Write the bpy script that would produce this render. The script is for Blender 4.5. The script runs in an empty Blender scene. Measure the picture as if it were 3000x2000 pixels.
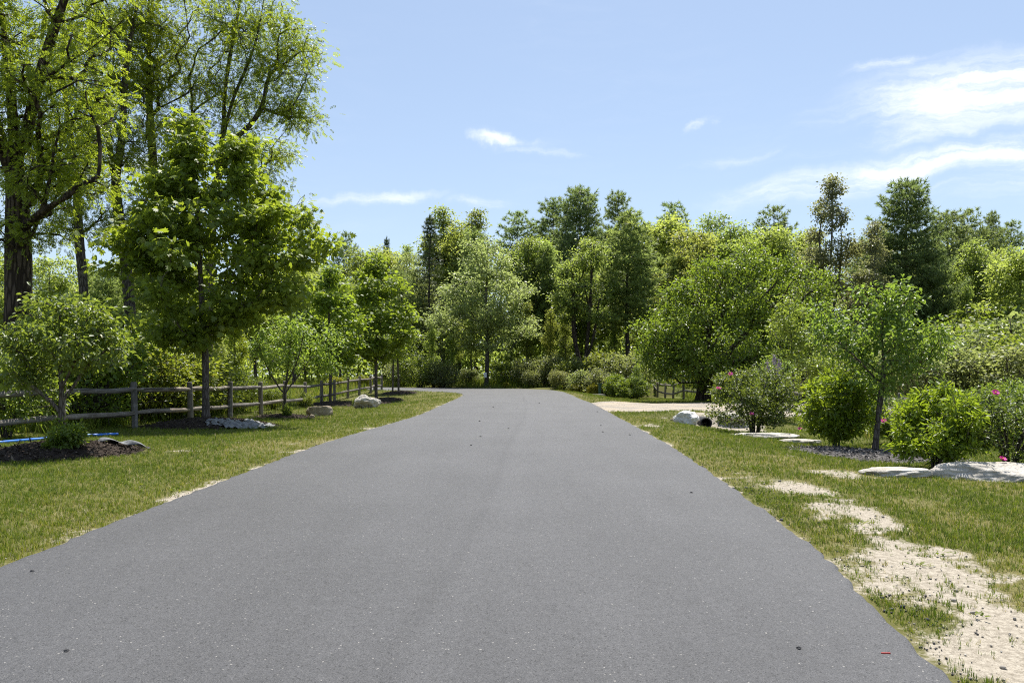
import bpy, bmesh, math, random
import numpy as np
from mathutils import Vector, noise as mnoise

# ------------------------------------------------------------------ camera, sky, sun, exposure
scene = bpy.context.scene
COL = scene.collection
F, CX, HY, EYE = 2400.0, 1500.0, 1115.0, 1.40        # focal length / centre / horizon in photo pixels, eye height

cam_d = bpy.data.cameras.new("camera")
cam_d.sensor_width = 36.0
cam_d.lens = F / 3000.0 * 36.0
cam_d.shift_y = (HY - 1000.0) / 3000.0
cam_d.clip_start, cam_d.clip_end = 0.05, 5000
cam = bpy.data.objects.new("camera", cam_d)
COL.objects.link(cam)
cam.location = (0, 0, EYE)
cam.rotation_euler = (math.radians(90), 0, 0)
scene.camera = cam

SUN_AZ, SUN_EL = math.radians(16), math.radians(65)
SKY_STRENGTH, SUN_STRENGTH, EXPOSURE = 0.080, 4.9, 0.87

world = bpy.data.worlds.new("World")
scene.world = world
world.use_nodes = True


class NT:
    """small node-tree helper"""
    def __init__(self, tree):
        self.t = tree
        tree.nodes.clear()

    def n(self, kind, ins=None, **props):
        nd = self.t.nodes.new(kind)
        for k, v in props.items():
            setattr(nd, k, v)
        for k, v in (ins or {}).items():
            s = nd.inputs[k]
            if isinstance(v, bpy.types.NodeSocket):
                self.t.links.new(v, s)
            elif hasattr(v, 'outputs'):
                self.t.links.new(v.outputs[0], s)
            else:
                s.default_value = v
        return nd

    def m(self, op, a, b=0.0, c=0.0, clamp=False):
        return self.n('ShaderNodeMath', {0: a, 1: b, 2: c}, operation=op, use_clamp=clamp).outputs[0]

    def mix(self, f, a, b, blend='MIX'):
        nd = self.n('ShaderNodeMix', {0: f, 6: a, 7: b}, data_type='RGBA', blend_type=blend)
        return nd.outputs[2]

    def ramp(self, f, stops):
        nd = self.n('ShaderNodeValToRGB', {0: f})
        e = nd.color_ramp.elements
        while len(e) < len(stops):
            e.new(0.5)
        for el, (p, c) in zip(e, stops):
            el.position = p
            el.color = c if len(c) == 4 else (*c, 1)
        return nd.outputs[0]

    def ss(self, x, lo, hi):
        return self.n('ShaderNodeMapRange', {0: x, 1: lo, 2: hi, 3: 0.0, 4: 1.0}, interpolation_type='SMOOTHSTEP').outputs[0]


def build_world():
    T = NT(world.node_tree)
    sky = T.n('ShaderNodeTexSky', sky_type='NISHITA', sun_disc=False)
    sky.sun_elevation, sky.sun_rotation = SUN_EL, SUN_AZ
    sky.altitude, sky.air_density, sky.dust_density, sky.ozone_density = 50, 1.0, 0.6, 1.6
    tc = T.n('ShaderNodeTexCoord')
    sp = T.n('ShaderNodeSeparateXYZ', {0: tc.outputs['Generated']})
    x, y, z = sp.outputs
    az = T.m('ARCTAN2', x, y)
    el = T.m('ARCSINE', z)
    hz = T.n('ShaderNodeCombineXYZ', {0: az, 1: el, 2: 0.0})
    wob = T.n('ShaderNodeTexNoise', {'Vector': hz, 'Scale': 7.0, 'Detail': 6.0, 'Roughness': 0.6})
    wv = T.n('ShaderNodeVectorMath', {0: wob.outputs['Color'], 1: (0.5, 0.5, 0.5)}, operation='SUBTRACT')
    ws = T.n('ShaderNodeVectorMath', {0: wv.outputs[0], 1: (0.20, 0.06, 0.0)}, operation='MULTIPLY')
    pv = T.n('ShaderNodeVectorMath', {0: hz.outputs[0], 1: ws.outputs[0]}, operation='ADD')
    ps = T.n('ShaderNodeSeparateXYZ', {0: pv.outputs[0]})
    # cirrus bands: (azimuth, elevation, half width, half height, tilt, weight) of the clouds the photograph shows
    acc = None
    for px, py, hw, hh, tilt, wgt in [(2930, 265, 290, 66, 0.05, 1.0), (2780, 478, 430, 34, 0.09, 0.9),
                                      (3400, 430, 330, 60, 0.08, 0.8),
                                      (2720, 395, 200, 28, 0.06, 0.6), (2630, 205, 120, 13, 0.05, 0.55),
                                      (1465, 415, 75, 15, -0.14, 0.7), (1570, 445, 110, 10, -0.1, 0.4),
                                      (2055, 360, 45, 12, 0.3, 0.45), (1090, 588, 150, 16, 0.12, 0.6),
                                      (1390, 590, 120, 14, 0.0, 0.5), (2180, 455, 220, 14, 0.05, 0.25),
                                      (2850, 545, 260, 12, 0.02, 0.35), (400, 480, 320, 22, 0.08, 0.4),
                                      (-700, 300, 500, 50, 0.08, 0.6), (4300, 200, 500, 80, 0.06, 0.7)]:
        a0 = math.atan((px - CX) / F)
        e0 = math.atan((HY - py) / F * math.cos(a0))
        da = T.m('SUBTRACT', ps.outputs[0], a0)
        de = T.m('SUBTRACT', T.m('SUBTRACT', ps.outputs[1], e0), T.m('MULTIPLY', da, tilt))
        q = T.m('ADD', T.m('POWER', T.m('ABSOLUTE', T.m('DIVIDE', da, hw / F)), 2.0),
                T.m('POWER', T.m('ABSOLUTE', T.m('DIVIDE', de, hh / F)), 2.0))
        g = T.m('MULTIPLY', T.m('EXPONENT', T.m('MULTIPLY', q, -0.72)), wgt)
        acc = g if acc is None else T.m('MAXIMUM', acc, g)
    st = T.n('ShaderNodeVectorMath', {0: pv.outputs[0], 1: (9.0, 55.0, 1.0)}, operation='MULTIPLY')
    fib = T.n('ShaderNodeTexNoise', {'Vector': st.outputs[0], 'Scale': 1.0, 'Detail': 9.0, 'Roughness': 0.62})
    big = T.n('ShaderNodeTexNoise', {'Vector': pv.outputs[0], 'Scale': 3.1, 'Detail': 3.0})
    veil = T.m('MULTIPLY', T.ss(big.outputs[0], 0.42, 0.75), T.ss(fib.outputs[0], 0.4, 0.8))
    dens = T.m('MULTIPLY', acc, T.m('ADD', T.m('MULTIPLY', T.ss(fib.outputs[0], 0.25, 0.7), 0.75), 0.25))
    cov = T.m('ADD', T.m('MULTIPLY', T.ss(dens, 0.04, 0.80), 0.92), T.m('MULTIPLY', veil, 0.10), clamp=True)
    # thin high haze that whitens the sky towards the horizon
    low = T.m('POWER', T.m('SUBTRACT', 1.0, T.m('MAXIMUM', z, 0.0)), 6.0)
    hazed = T.mix(T.m('ADD', T.m('MULTIPLY', low, 0.30), 0.30, clamp=True), sky.outputs[0], (5.0, 6.0, 7.4, 1))
    colr = T.mix(cov, hazed, (8.1, 8.4, 8.9, 1))
    bg = T.n('ShaderNodeBackground', {'Color': colr, 'Strength': SKY_STRENGTH})
    T.n('ShaderNodeOutputWorld', {'Surface': bg.outputs[0]})


build_world()

sun_d = bpy.data.lights.new("sun", 'SUN')
sun_d.energy = SUN_STRENGTH
sun_d.angle = math.radians(0.53)
sun_d.color = (1.0, 0.955, 0.88)
sun = bpy.data.objects.new("sun", sun_d)
COL.objects.link(sun)
SDIR = Vector((math.sin(SUN_AZ) * math.cos(SUN_EL), math.cos(SUN_AZ) * math.cos(SUN_EL), math.sin(SUN_EL)))
sun.rotation_euler = SDIR.to_track_quat('Z', 'Y').to_euler()
sun.location = (0, 0, 60)

vs = scene.view_settings
vs.view_transform, vs.look, vs.exposure, vs.gamma = 'Standard', 'None', EXPOSURE, 1.0
vs.use_curve_mapping = False
scene.render.engine = 'CYCLES'
scene.cycles.max_bounces = 8
scene.cycles.diffuse_bounces = 5
scene.cycles.transmission_bounces = 5
scene.cycles.sample_clamp_indirect = 6.0
scene.cycles.use_denoising = False
scene.cycles.pixel_filter_type = 'BLACKMAN_HARRIS'
scene.cycles.filter_width = 1.1

# ------------------------------------------------------------------ general helpers
def link(o, parent=None):
    COL.objects.link(o)
    if parent is not None:
        o.parent = parent
    return o


def tag(o, label=None, cat=None, group=None, kind=None):
    if label: o['label'] = label
    if cat: o['category'] = cat
    if group: o['group'] = group
    if kind: o['kind'] = kind
    return o


def empty(name, loc, label, cat, group=None, rz=0.0):
    o = bpy.data.objects.new(name, None)
    o.empty_display_size = 0.2
    o.location = loc
    o.rotation_euler = (0, 0, rz)
    link(o)
    return tag(o, label, cat, group)


def mesh_np(name, V, Fc, mat, attrs=None, smooth=False):
    """V (n,3); Fc (m,k) all faces with k corners, or list of such arrays"""
    me = bpy.data.meshes.new(name)
    V = np.asarray(V, dtype=np.float32)
    Fs = Fc if isinstance(Fc, list) else [Fc]
    Fs = [np.asarray(f, dtype=np.int32) for f in Fs if len(f)]
    me.vertices.add(len(V))
    me.vertices.foreach_set('co', V.ravel())
    idx = np.concatenate([f.ravel() for f in Fs])
    cnt = np.concatenate([np.full(len(f), f.shape[1], dtype=np.int32) for f in Fs])
    st = np.concatenate([[0], np.cumsum(cnt)[:-1]]).astype(np.int32)
    me.loops.add(len(idx))
    me.loops.foreach_set('vertex_index', idx)
    me.polygons.add(len(cnt))
    me.polygons.foreach_set('loop_start', st)
    me.polygons.foreach_set('loop_total', cnt)
    if smooth:
        me.polygons.foreach_set('use_smooth', np.ones(len(cnt), dtype=bool))
    for k, a in (attrs or {}).items():
        at = me.attributes.new(k, 'FLOAT', 'POINT')
        at.data.foreach_set('value', np.asarray(a, dtype=np.float32))
    me.update(calc_edges=True)
    if mat is not None:
        me.materials.append(mat)
    return me


def obj(name, me, parent=None):
    return link(bpy.data.objects.new(name, me), parent)


def bm_mesh(name, bm, mat, smooth=False):
    me = bpy.data.meshes.new(name)
    bm.to_mesh(me)
    bm.free()
    if smooth:
        for p in me.polygons:
            p.use_smooth = True
    me.materials.append(mat)
    return me


def copy_tree(o, parent=None):
    c = o.copy()
    COL.objects.link(c)
    c.parent = parent
    for ch in list(o.children):
        copy_tree(ch, c)
    return c


def hash2(ix, iy, seed):
    n = (ix.astype(np.int64) * 374761393 + iy.astype(np.int64) * 668265263 + seed * 974711) & 0x7fffffff
    n = ((n ^ (n >> 13)) * 1274126177) & 0x7fffffff
    return ((n ^ (n >> 16)) & 0xffff) / 65535.0


def vnoise(x, y, seed=0):
    x, y = np.asarray(x, float), np.asarray(y, float)
    ix, iy = np.floor(x), np.floor(y)
    fx, fy = x - ix, y - iy
    fx, fy = fx * fx * (3 - 2 * fx), fy * fy * (3 - 2 * fy)
    a, b = hash2(ix, iy, seed), hash2(ix + 1, iy, seed)
    c, d = hash2(ix, iy + 1, seed), hash2(ix + 1, iy + 1, seed)
    return (a * (1 - fx) + b * fx) * (1 - fy) + (c * (1 - fx) + d * fx) * fy


def fbm(x, y, seed=0, oct=4):
    s, a, t = 0.0, 1.0, 0.0
    for k in range(oct):
        s = s + a * vnoise(np.asarray(x) * 2 ** k, np.asarray(y) * 2 ** k, seed + k * 17)
        t += a
        a *= 0.55
    return s / t


def sstep(x, lo, hi):
    t = np.clip((np.asarray(x, float) - lo) / (hi - lo), 0, 1)
    return t * t * (3 - 2 * t)


def catmull(P, per=8):
    P = np.asarray(P, float)
    Q = np.vstack([2 * P[0] - P[1], P, 2 * P[-1] - P[-2]])
    out = []
    for i in range(1, len(Q) - 2):
        p0, p1, p2, p3 = Q[i - 1], Q[i], Q[i + 1], Q[i + 2]
        for t in np.linspace(0, 1, per, endpoint=False):
            out.append(0.5 * ((2 * p1) + (p2 - p0) * t + (2 * p0 - 5 * p1 + 4 * p2 - p3) * t * t + (3 * p1 - p0 - 3 * p2 + p3) * t ** 3))
    out.append(P[-1])
    return np.array(out)


# ------------------------------------------------------------------ lie of the land
RY = np.array([-20, 0, 4.1, 6.2, 9.5, 15, 20, 26, 34, 42, 50, 55, 60, 66, 72, 80, 100, 150, 400, 3000])
RZ = np.array([-.9, -.30, -.117, 0, .114, .225, .26, .29, .385, .49, .59, .665, .735, .785, .82, .88, 1.05, 1.4, 3.0, 12.0])
def zroad(y):
    y = np.asarray(y, float)
    return (np.interp(y - 1.5, RY, RZ) + np.interp(y, RY, RZ) * 2 + np.interp(y + 1.5, RY, RZ)) / 4


def edge_pt(px, py):
    d = 10.0
    for _ in range(60):
        d = 0.5 * d + 0.5 * (EYE - float(zroad(d))) * F / (py - HY)
    return ((px - CX) / F * d, d)


L_EDGE = [(-3.35, -12), (-3.38, 0)] + [edge_pt(*p) for p in [(-884, 2000), (0, 1658), (561, 1441), (937, 1301), (1224, 1216)]] + \
         [(-2.95, 33), (-2.85, 42), (-2.95, 49), (-4.0, 53.5), (-7.2, 58), (-12, 61), (-25, 66), (-60, 80)]
R_EDGE = [(2.2, -12), (2.22, 0)] + [edge_pt(*p) for p in [(2819, 2000), (2398, 1607), (2168, 1441), (1913, 1275), (1747, 1186)]] + \
         [(3.45, 42), (3.5, 50), (3.3, 56), (2.3, 61), (0, 65), (-5, 69), (-12, 72), (-27, 77), (-62, 91)]
LE, RE = catmull(L_EDGE, 10), catmull(R_EDGE, 10)
rs = np.random.RandomState(5)


def seg_dist(px, py, poly):
    """distance to a polyline, numpy"""
    best = np.full(px.shape, 1e9)
    for (ax, ay), (bx, by) in zip(poly[:-1], poly[1:]):
        vx, vy = bx - ax, by - ay
        L = vx * vx + vy * vy + 1e-12
        t = np.clip(((px - ax) * vx + (py - ay) * vy) / L, 0, 1)
        d = np.hypot(px - ax - t * vx, py - ay - t * vy)
        best = np.minimum(best, d)
    return best


def inside(px, py, poly):
    c = np.zeros(px.shape, bool)
    n = len(poly)
    j = n - 1
    for i in range(n):
        xi, yi = poly[i]
        xj, yj = poly[j]
        if yi != yj:
            c ^= ((yi > py) != (yj > py)) & (px < (xj - xi) * (py - yi) / (yj - yi) + xi)
        j = i
    return c


ROAD_POLY = np.vstack([LE, RE[::-1]])


def road_sd(x, y):
    """signed distance to the road edge (negative on the road), and whether the point is right of the road"""
    x, y = np.asarray(x, float), np.asarray(y, float)
    dl, dr = seg_dist(x, y, LE[::2]), seg_dist(x, y, RE[::2])
    ins = inside(x, y, ROAD_POLY)
    d = np.minimum(dl, dr)
    return np.where(ins, -d, d), dr < dl


ZL = (np.array([-20, 0, 5, 10, 15, 21, 27, 43, 50, 54, 58, 66, 80, 100, 150, 400, 3000]),
      np.array([-.9, -.25, -.02, .08, .12, .137, .16, .18, .38, .55, .68, .9, 1.25, 1.6, 2.0, 3.5, 12.]))
ZR = (np.array([-20, 0, 4, 8, 12, 17, 21, 25.2, 25.9, 28, 30, 44, 49, 60, 70, 80, 100, 150, 400, 3000]),
      np.array([-.9, -.33, -.16, -.06, 0, -.05, -.08, -.06, .0, .17, .2, .2, .16, .1, .25, .7, 1.2, 1.6, 3.2, 12.]))


def ground(x, y):
    x, y = np.atleast_1d(np.asarray(x, float)), np.atleast_1d(np.asarray(y, float))
    sd, right = road_sd(x, y)
    zr = zroad(y)
    side = np.where(right & (y < 64), np.interp(y, *ZR), np.interp(y, *ZL))
    t = sstep(sd, 0.2, 4.2)
    z = (zr - 0.018) * (1 - t) + side * t
    z = z + (fbm(x * 0.35, y * 0.35, 3) - 0.5) * 0.10 * sstep(sd, 0.5, 4) + (fbm(x * 1.9, y * 1.9, 8) - 0.5) * 0.03 * sstep(sd, 0, .6)
    # bank of the driveway over the culvert
    bank = np.exp(-((x - 6.2) / 1.6) ** 2) * sstep(y, 25.62, 26.0) * (1 - sstep(y, 26.8, 29))
    z = z + bank * 0.26
    z = z - np.exp(-((x - 6.3) / 1.7) ** 2 - ((y - 24.6) / 1.3) ** 2) * 0.10
    z = np.where(sd < 0, zr - 0.018 - 0.05 * sstep(-sd, 0.0, 0.35), z)
    return z


def G(x, y):
    return float(ground(x, y)[0])


def gx(px, d):
    return (px - CX) / F * d


def at(px, d, dz=0.0):
    x = gx(px, d)
    return Vector((x, d, G(x, d) + dz))


def zpix(py, d):
    return EYE + (HY - py) / F * d


# driveway outline (world x, y)
DRIVE = catmull([(3.5, 36.3), (4.3, 38.5), (5.6, 41), (7.4, 43.4), (10.5, 44.4), (16, 43.5), (26, 42), (50, 41)], 6)
DRIVE2 = catmull([(3.35, 29.4), (4.2, 28.9), (5.5, 29.0), (7.2, 28.8), (10, 28.2), (14, 28.4), (26, 27.5), (50, 27)], 6)
DRIVE_POLY = np.vstack([DRIVE, DRIVE2[::-1]])

# mulch beds: x, y, half width, half depth, height
BEDS = {}
def bed(key, px, d, hw, hd, h):
    BEDS[key] = (gx(px, d), d, hw, hd, h)
bed('apple', 185, 14.2, 1.45, 1.25, .20)
bed('maple', 620, 22.2, 1.75, 1.35, .22)
bed('apple2', 830, 27.3, 1.15, .75, .12)
bed('maple2', 985, 41.0, 1.75, 1.9, .16)
bed('maple3', 1128, 46.0, 1.1, 1.5, .18)
bed('pair', 1168, 53.6, 1.35, 1.2, .18)
bed('crab', 2545, 15.6, 1.35, 1.55, .10)
bed('sapling', 1868, 54.0, .9, .8, .06)
bed('tail', 1110, 43.0, .8, .9, .10)


def in_beds(x, y, grow=1.0):
    r = np.zeros(np.shape(x))
    for (bx, by, hw, hd, h) in BEDS.values():
        q = ((x - bx) / (hw * grow)) ** 2 + ((y - by) / (hd * grow)) ** 2
        r = np.maximum(r, 1 - q)
    return r


def masks(x, y):
    """bare-dirt fraction and dryness of the lawn"""
    sd, right = road_sd(x, y)
    n1, n2 = fbm(x * 1.1, y * 1.1, 21), fbm(x * 3.3, y * 3.3, 33)
    n3 = fbm(x * 9.0, y * 9.0, 47, 3)
    n = n1 * 0.45 + n2 * 0.33 + n3 * .22
    near = 1 - sstep(y, 9.5, 13.5)
    cen = 0.72 + 0.25 * np.sin(y * 0.9)
    strip = np.exp(-((sd - cen) / (0.48 + .25 * (y < 7))) ** 2) * near * right * (.62 + .5 * vnoise(x * .8 + 3, y * .55, 5))
    strip = np.maximum(strip, 0.75 * np.exp(-((sd - .5) / .35) ** 2) * right * np.exp(-((y - 21.5) / 1.2) ** 2))
    strip = np.maximum(strip, 0.72 * np.exp(-((x - 4.6) / .55) ** 2 - ((y - 11.4) / .9) ** 2))
    edge = np.exp(-(np.maximum(sd, 0) / 0.09) ** 2) * 0.50
    ledge = np.exp(-(np.maximum(sd, 0) / 0.25) ** 2) * 0.46 * (~right)
    bare = np.exp(-((x + 6.1) / .75) ** 2 - ((y - 14.0) / .5) ** 2) * 0.42
    cul = np.exp(-((x - 6.6) / 2.1) ** 2 - ((y - 25.2) / 1.3) ** 2) * 1.0
    dirt = np.maximum.reduce([strip, edge, ledge, bare, cul])
    dirt = sstep(dirt * .86 + (n - 0.5) * 2.6, 0.16, 1.0)
    dirt = np.where(inside(x, y, DRIVE_POLY), 1, dirt)
    dry = sstep(fbm(x * .45, y * .45, 71) * .7 + n2 * .3 + 0.12 * np.exp(-(np.maximum(sd, 0) / 1.3) ** 2), 0.45, 0.95)
    dry = np.maximum(dry, right * (y < 14) * sstep(n1 + .25 * np.exp(-(sd - 1.4) ** 2), .5, .85) * .8)
    return dirt, np.clip(dry, 0, 1), sd, right


# ------------------------------------------------------------------ materials
def mat(name):
    m = bpy.data.materials.new(name)
    m.use_nodes = True
    return m, NT(m.node_tree)


def finish(T, col, rough=0.8, bump=None, bstr=0.5, bdist=0.02, spec=0.3, disp=None):
    ins = {'Base Color': col, 'Roughness': rough, 'Specular IOR Level': spec}
    if bump is not None:
        b = T.n('ShaderNodeBump', {'Strength': bstr, 'Distance': bdist, 'Height': bump})
        ins['Normal'] = b.outputs[0]
    p = T.n('ShaderNodeBsdfPrincipled', ins)
    T.n('ShaderNodeOutputMaterial', {'Surface': p.outputs[0]})


def foliage(name, dark, light, trans, warm=(0.30, 0.26, 0.05), tf=0.42, rough=0.42, spec=0.4, objvar=0.35, warm_at=0.93):
    """two-sided leaf: reflecting and letting light through; every leaf has its own tone"""
    m, T = mat(name)
    v = T.n('ShaderNodeAttribute', attribute_name='v').outputs['Fac']
    oi = T.n('ShaderNodeObjectInfo').outputs['Random']
    base = T.ramp(v, [(0.0, dark), (warm_at - .08, light), (1.0, warm)])
    tr = T.ramp(v, [(0.0, tuple(c * .7 for c in trans)), (0.9, trans), (1.0, (trans[0] * 1.22, trans[1] * 1.04, trans[2]))])
    hsv = T.m('ADD', T.m('MULTIPLY', T.m('SUBTRACT', oi, 0.5), 0.035 * objvar / .35), 0.5)
    val = T.m('ADD', T.m('MULTIPLY', T.m('SUBTRACT', T.m('FRACT', T.m('MULTIPLY', oi, 7.31)), 0.5), objvar), 1.0)
    base = T.n('ShaderNodeHueSaturation', {'Hue': hsv, 'Saturation': 0.97, 'Value': val, 'Color': base}).outputs[0]
    tr = T.n('ShaderNodeHueSaturation', {'Hue': hsv, 'Saturation': 0.97, 'Value': val, 'Color': tr}).outputs[0]
    p = T.n('ShaderNodeBsdfPrincipled', {'Base Color': base, 'Roughness': rough, 'Specular IOR Level': spec})
    t = T.n('ShaderNodeBsdfTranslucent', {'Color': tr})
    mx = T.n('ShaderNodeMixShader', {0: tf, 1: p.outputs[0], 2: t.outputs[0]})
    T.n('ShaderNodeOutputMaterial', {'Surface': mx.outputs[0]})
    return m


def bark(name, a, b, scale=6.0, bst=0.8, bd=0.03):
    m, T = mat(name)
    tc = T.n('ShaderNodeTexCoord')
    mp = T.n('ShaderNodeMapping', {'Vector': tc.outputs['Object'], 'Scale': (scale, scale, scale * 0.22)})
    n = T.n('ShaderNodeTexNoise', {'Vector': mp.outputs[0], 'Scale': 2.2, 'Detail': 6.0, 'Roughness': .65, 'Distortion': .6})
    v = T.n('ShaderNodeTexVoronoi', {'Vector': mp.outputs[0], 'Scale': 1.6}, feature='DISTANCE_TO_EDGE')
    l = T.n('ShaderNodeTexNoise', {'Vector': tc.outputs['Object'], 'Scale': 3.0, 'Detail': 4.0})
    h = T.m('ADD', T.m('MULTIPLY', n.outputs[0], 0.6), T.ss(v.outputs[0], 0.0, 0.25))
    c = T.mix(T.ss(h, 0.35, 1.2), (*a, 1), (*b, 1))
    c = T.mix(T.m('MULTIPLY', T.ss(l.outputs[0], 0.58, 0.72), 0.5), c, (b[0] * 1.5, b[1] * 1.6, b[2] * 1.4, 1))
    finish(T, c, 0.9, h, bst, bd, spec=.15)
    return m


M = {}
M['bark_dark'] = bark('bark_dark', (.028, .021, .016), (.085, .066, .05), 5.0, 1.0, .05)
M['bark_grey'] = bark('bark_grey', (.04, .034, .028), (.12, .105, .088), 9.0)
M['bark_smooth'] = bark('bark_smooth', (.06, .048, .040), (.135, .115, .098), 14.0, .5, .01)
M['bark_pine'] = bark('bark_pine', (.03, .024, .02), (.09, .07, .055), 6.0)
M['maple'] = foliage('maple_leaf', (.065, .11, .012), (.14, .20, .026), (.42, .54, .025), warm=(.20, .22, .03), tf=.48, rough=.5, spec=.5, objvar=.12)
M['locust'] = foliage('locust_leaf', (.070, .108, .010), (.13, .17, .018), (.44, .54, .020), warm=(.19, .21, .03), tf=.52, objvar=.10)
M['apple'] = foliage('apple_leaf', (.060, .10, .018), (.12, .175, .035), (.36, .48, .035), warm=(.22, .22, .04), tf=.40, rough=.45, spec=.5, objvar=.12)
M['crab'] = foliage('crab_leaf', (.070, .115, .020), (.15, .205, .04), (.42, .55, .045), warm=(.27, .27, .05), tf=.42, rough=.45, spec=.5)
M['bigbush'] = foliage('cherry_leaf', (.055, .095, .013), (.12, .17, .024), (.36, .48, .025), warm=(.2, .22, .03), tf=.42, objvar=.1)
M['rose'] = foliage('rose_leaf', (.050, .085, .017), (.105, .155, .03), (.30, .42, .035), tf=.38, rough=.45, spec=.5)
M['forsythia'] = foliage('forsythia_leaf', (.070, .12, .008), (.14, .20, .012), (.40, .54, .015), warm=(.20, .24, .02), tf=.45, objvar=.08)
M['brush'] = foliage('brush_leaf', (.060, .10, .014), (.13, .175, .026), (.38, .48, .030), tf=.42, objvar=.3)
M['greybrush'] = foliage('dogwood_leaf', (.080, .105, .034), (.165, .185, .070), (.44, .50, .12), warm=(.22, .20, .09), tf=.46, objvar=.3)
M['yellowweed'] = foliage('weed_leaf', (.12, .14, .010), (.24, .24, .015), (.46, .48, .015), warm=(.34, .30, .02), tf=.42)
M['forest'] = foliage('forest_leaf', (.075, .115, .022), (.15, .19, .042), (.52, .62, .09), warm=(.24, .24, .06), tf=.52, objvar=.30)
M['forest_dark'] = foliage('oak_leaf', (.055, .090, .024), (.12, .16, .045), (.42, .52, .08), warm=(.18, .2, .06), tf=.50, objvar=.25)
M['pale'] = foliage('pale_leaf', (.125, .155, .050), (.24, .275, .11), (.50, .60, .16), warm=(.30, .30, .14), tf=.48, objvar=.15)
M['ash'] = foliage('ash_leaf', (.075, .085, .038), (.15, .155, .075), (.40, .42, .13), warm=(.20, .14, .10), tf=.44, objvar=.2)
M['pine'] = foliage('pine_needle', (.062, .098, .034), (.13, .175, .065), (.38, .49, .12), warm=(.15, .165, .06), tf=.45, rough=.5, objvar=.18)
M['pine_soft'] = foliage('young_pine_needle', (.080, .115, .034), (.155, .205, .066), (.44, .56, .12), warm=(.17, .20, .06), tf=.50, rough=.5, objvar=.10)
M['spruce'] = foliage('spruce_needle', (.040, .065, .030), (.085, .115, .05), (.18, .24, .06), tf=.28, rough=.5)
M['sapling'] = M['apple']


def ground_mat():
    m, T = mat('ground')
    geo = T.n('ShaderNodeNewGeometry')
    P = geo.outputs['Position']
    dirt = T.n('ShaderNodeAttribute', attribute_name='dirt').outputs['Fac']
    dry = T.n('ShaderNodeAttribute', attribute_name='dry').outputs['Fac']
    mead = T.n('ShaderNodeAttribute', attribute_name='meadow').outputs['Fac']
    n1 = T.n('ShaderNodeTexNoise', {'Vector': P, 'Scale': 22.0, 'Detail': 6.0, 'Roughness': .7})
    n2 = T.n('ShaderNodeTexNoise', {'Vector': P, 'Scale': 140.0, 'Detail': 3.0})
    n3 = T.n('ShaderNodeTexNoise', {'Vector': P, 'Scale': 1.3, 'Detail': 4.0})
    vo = T.n('ShaderNodeTexVoronoi', {'Vector': P, 'Scale': 55.0, 'Randomness': 1.0})
    grass = T.mix(n1.outputs[0], (.045, .055, .014, 1), (.14, .135, .04, 1))
    straw = T.mix(n1.outputs[0], (.10, .095, .03, 1), (.24, .20, .09, 1))
    g = T.mix(T.m('MULTIPLY', dry, 0.8), grass, straw)
    g = T.mix(T.m('MULTIPLY', mead, 0.7), g, T.mix(n3.outputs[0], (.06, .09, .015, 1), (.13, .15, .035, 1)))
    n5 = T.n('ShaderNodeTexNoise', {'Vector': P, 'Scale': 95.0, 'Detail': 4.0, 'Roughness': .8})
    sand = T.mix(T.ss(T.m('ADD', T.m('MULTIPLY', n1.outputs[0], .5), T.m('MULTIPLY', n5.outputs[0], .5)), .34, .64), (.17, .145, .11, 1), (.43, .385, .315, 1))
    sand = T.mix(T.m('MULTIPLY', T.ss(vo.outputs['Distance'], 0.35, 0.15), T.ss(n2.outputs[0], .52, .62)), sand, (.12, .11, .10, 1))
    k = T.ss(T.m('ADD', dirt, T.m('MULTIPLY', T.m('SUBTRACT', n1.outputs[0], .5), 1.0)), .22, .66)
    c = T.mix(k, g, sand)
    n4 = T.n('ShaderNodeTexNoise', {'Vector': P, 'Scale': 70.0, 'Detail': 5.0, 'Roughness': .75})
    h = T.m('ADD', n4.outputs[0], T.m('MULTIPLY', n2.outputs[0], .4))
    finish(T, c, .95, h, .6, .012, spec=.1)
    return m


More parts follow.
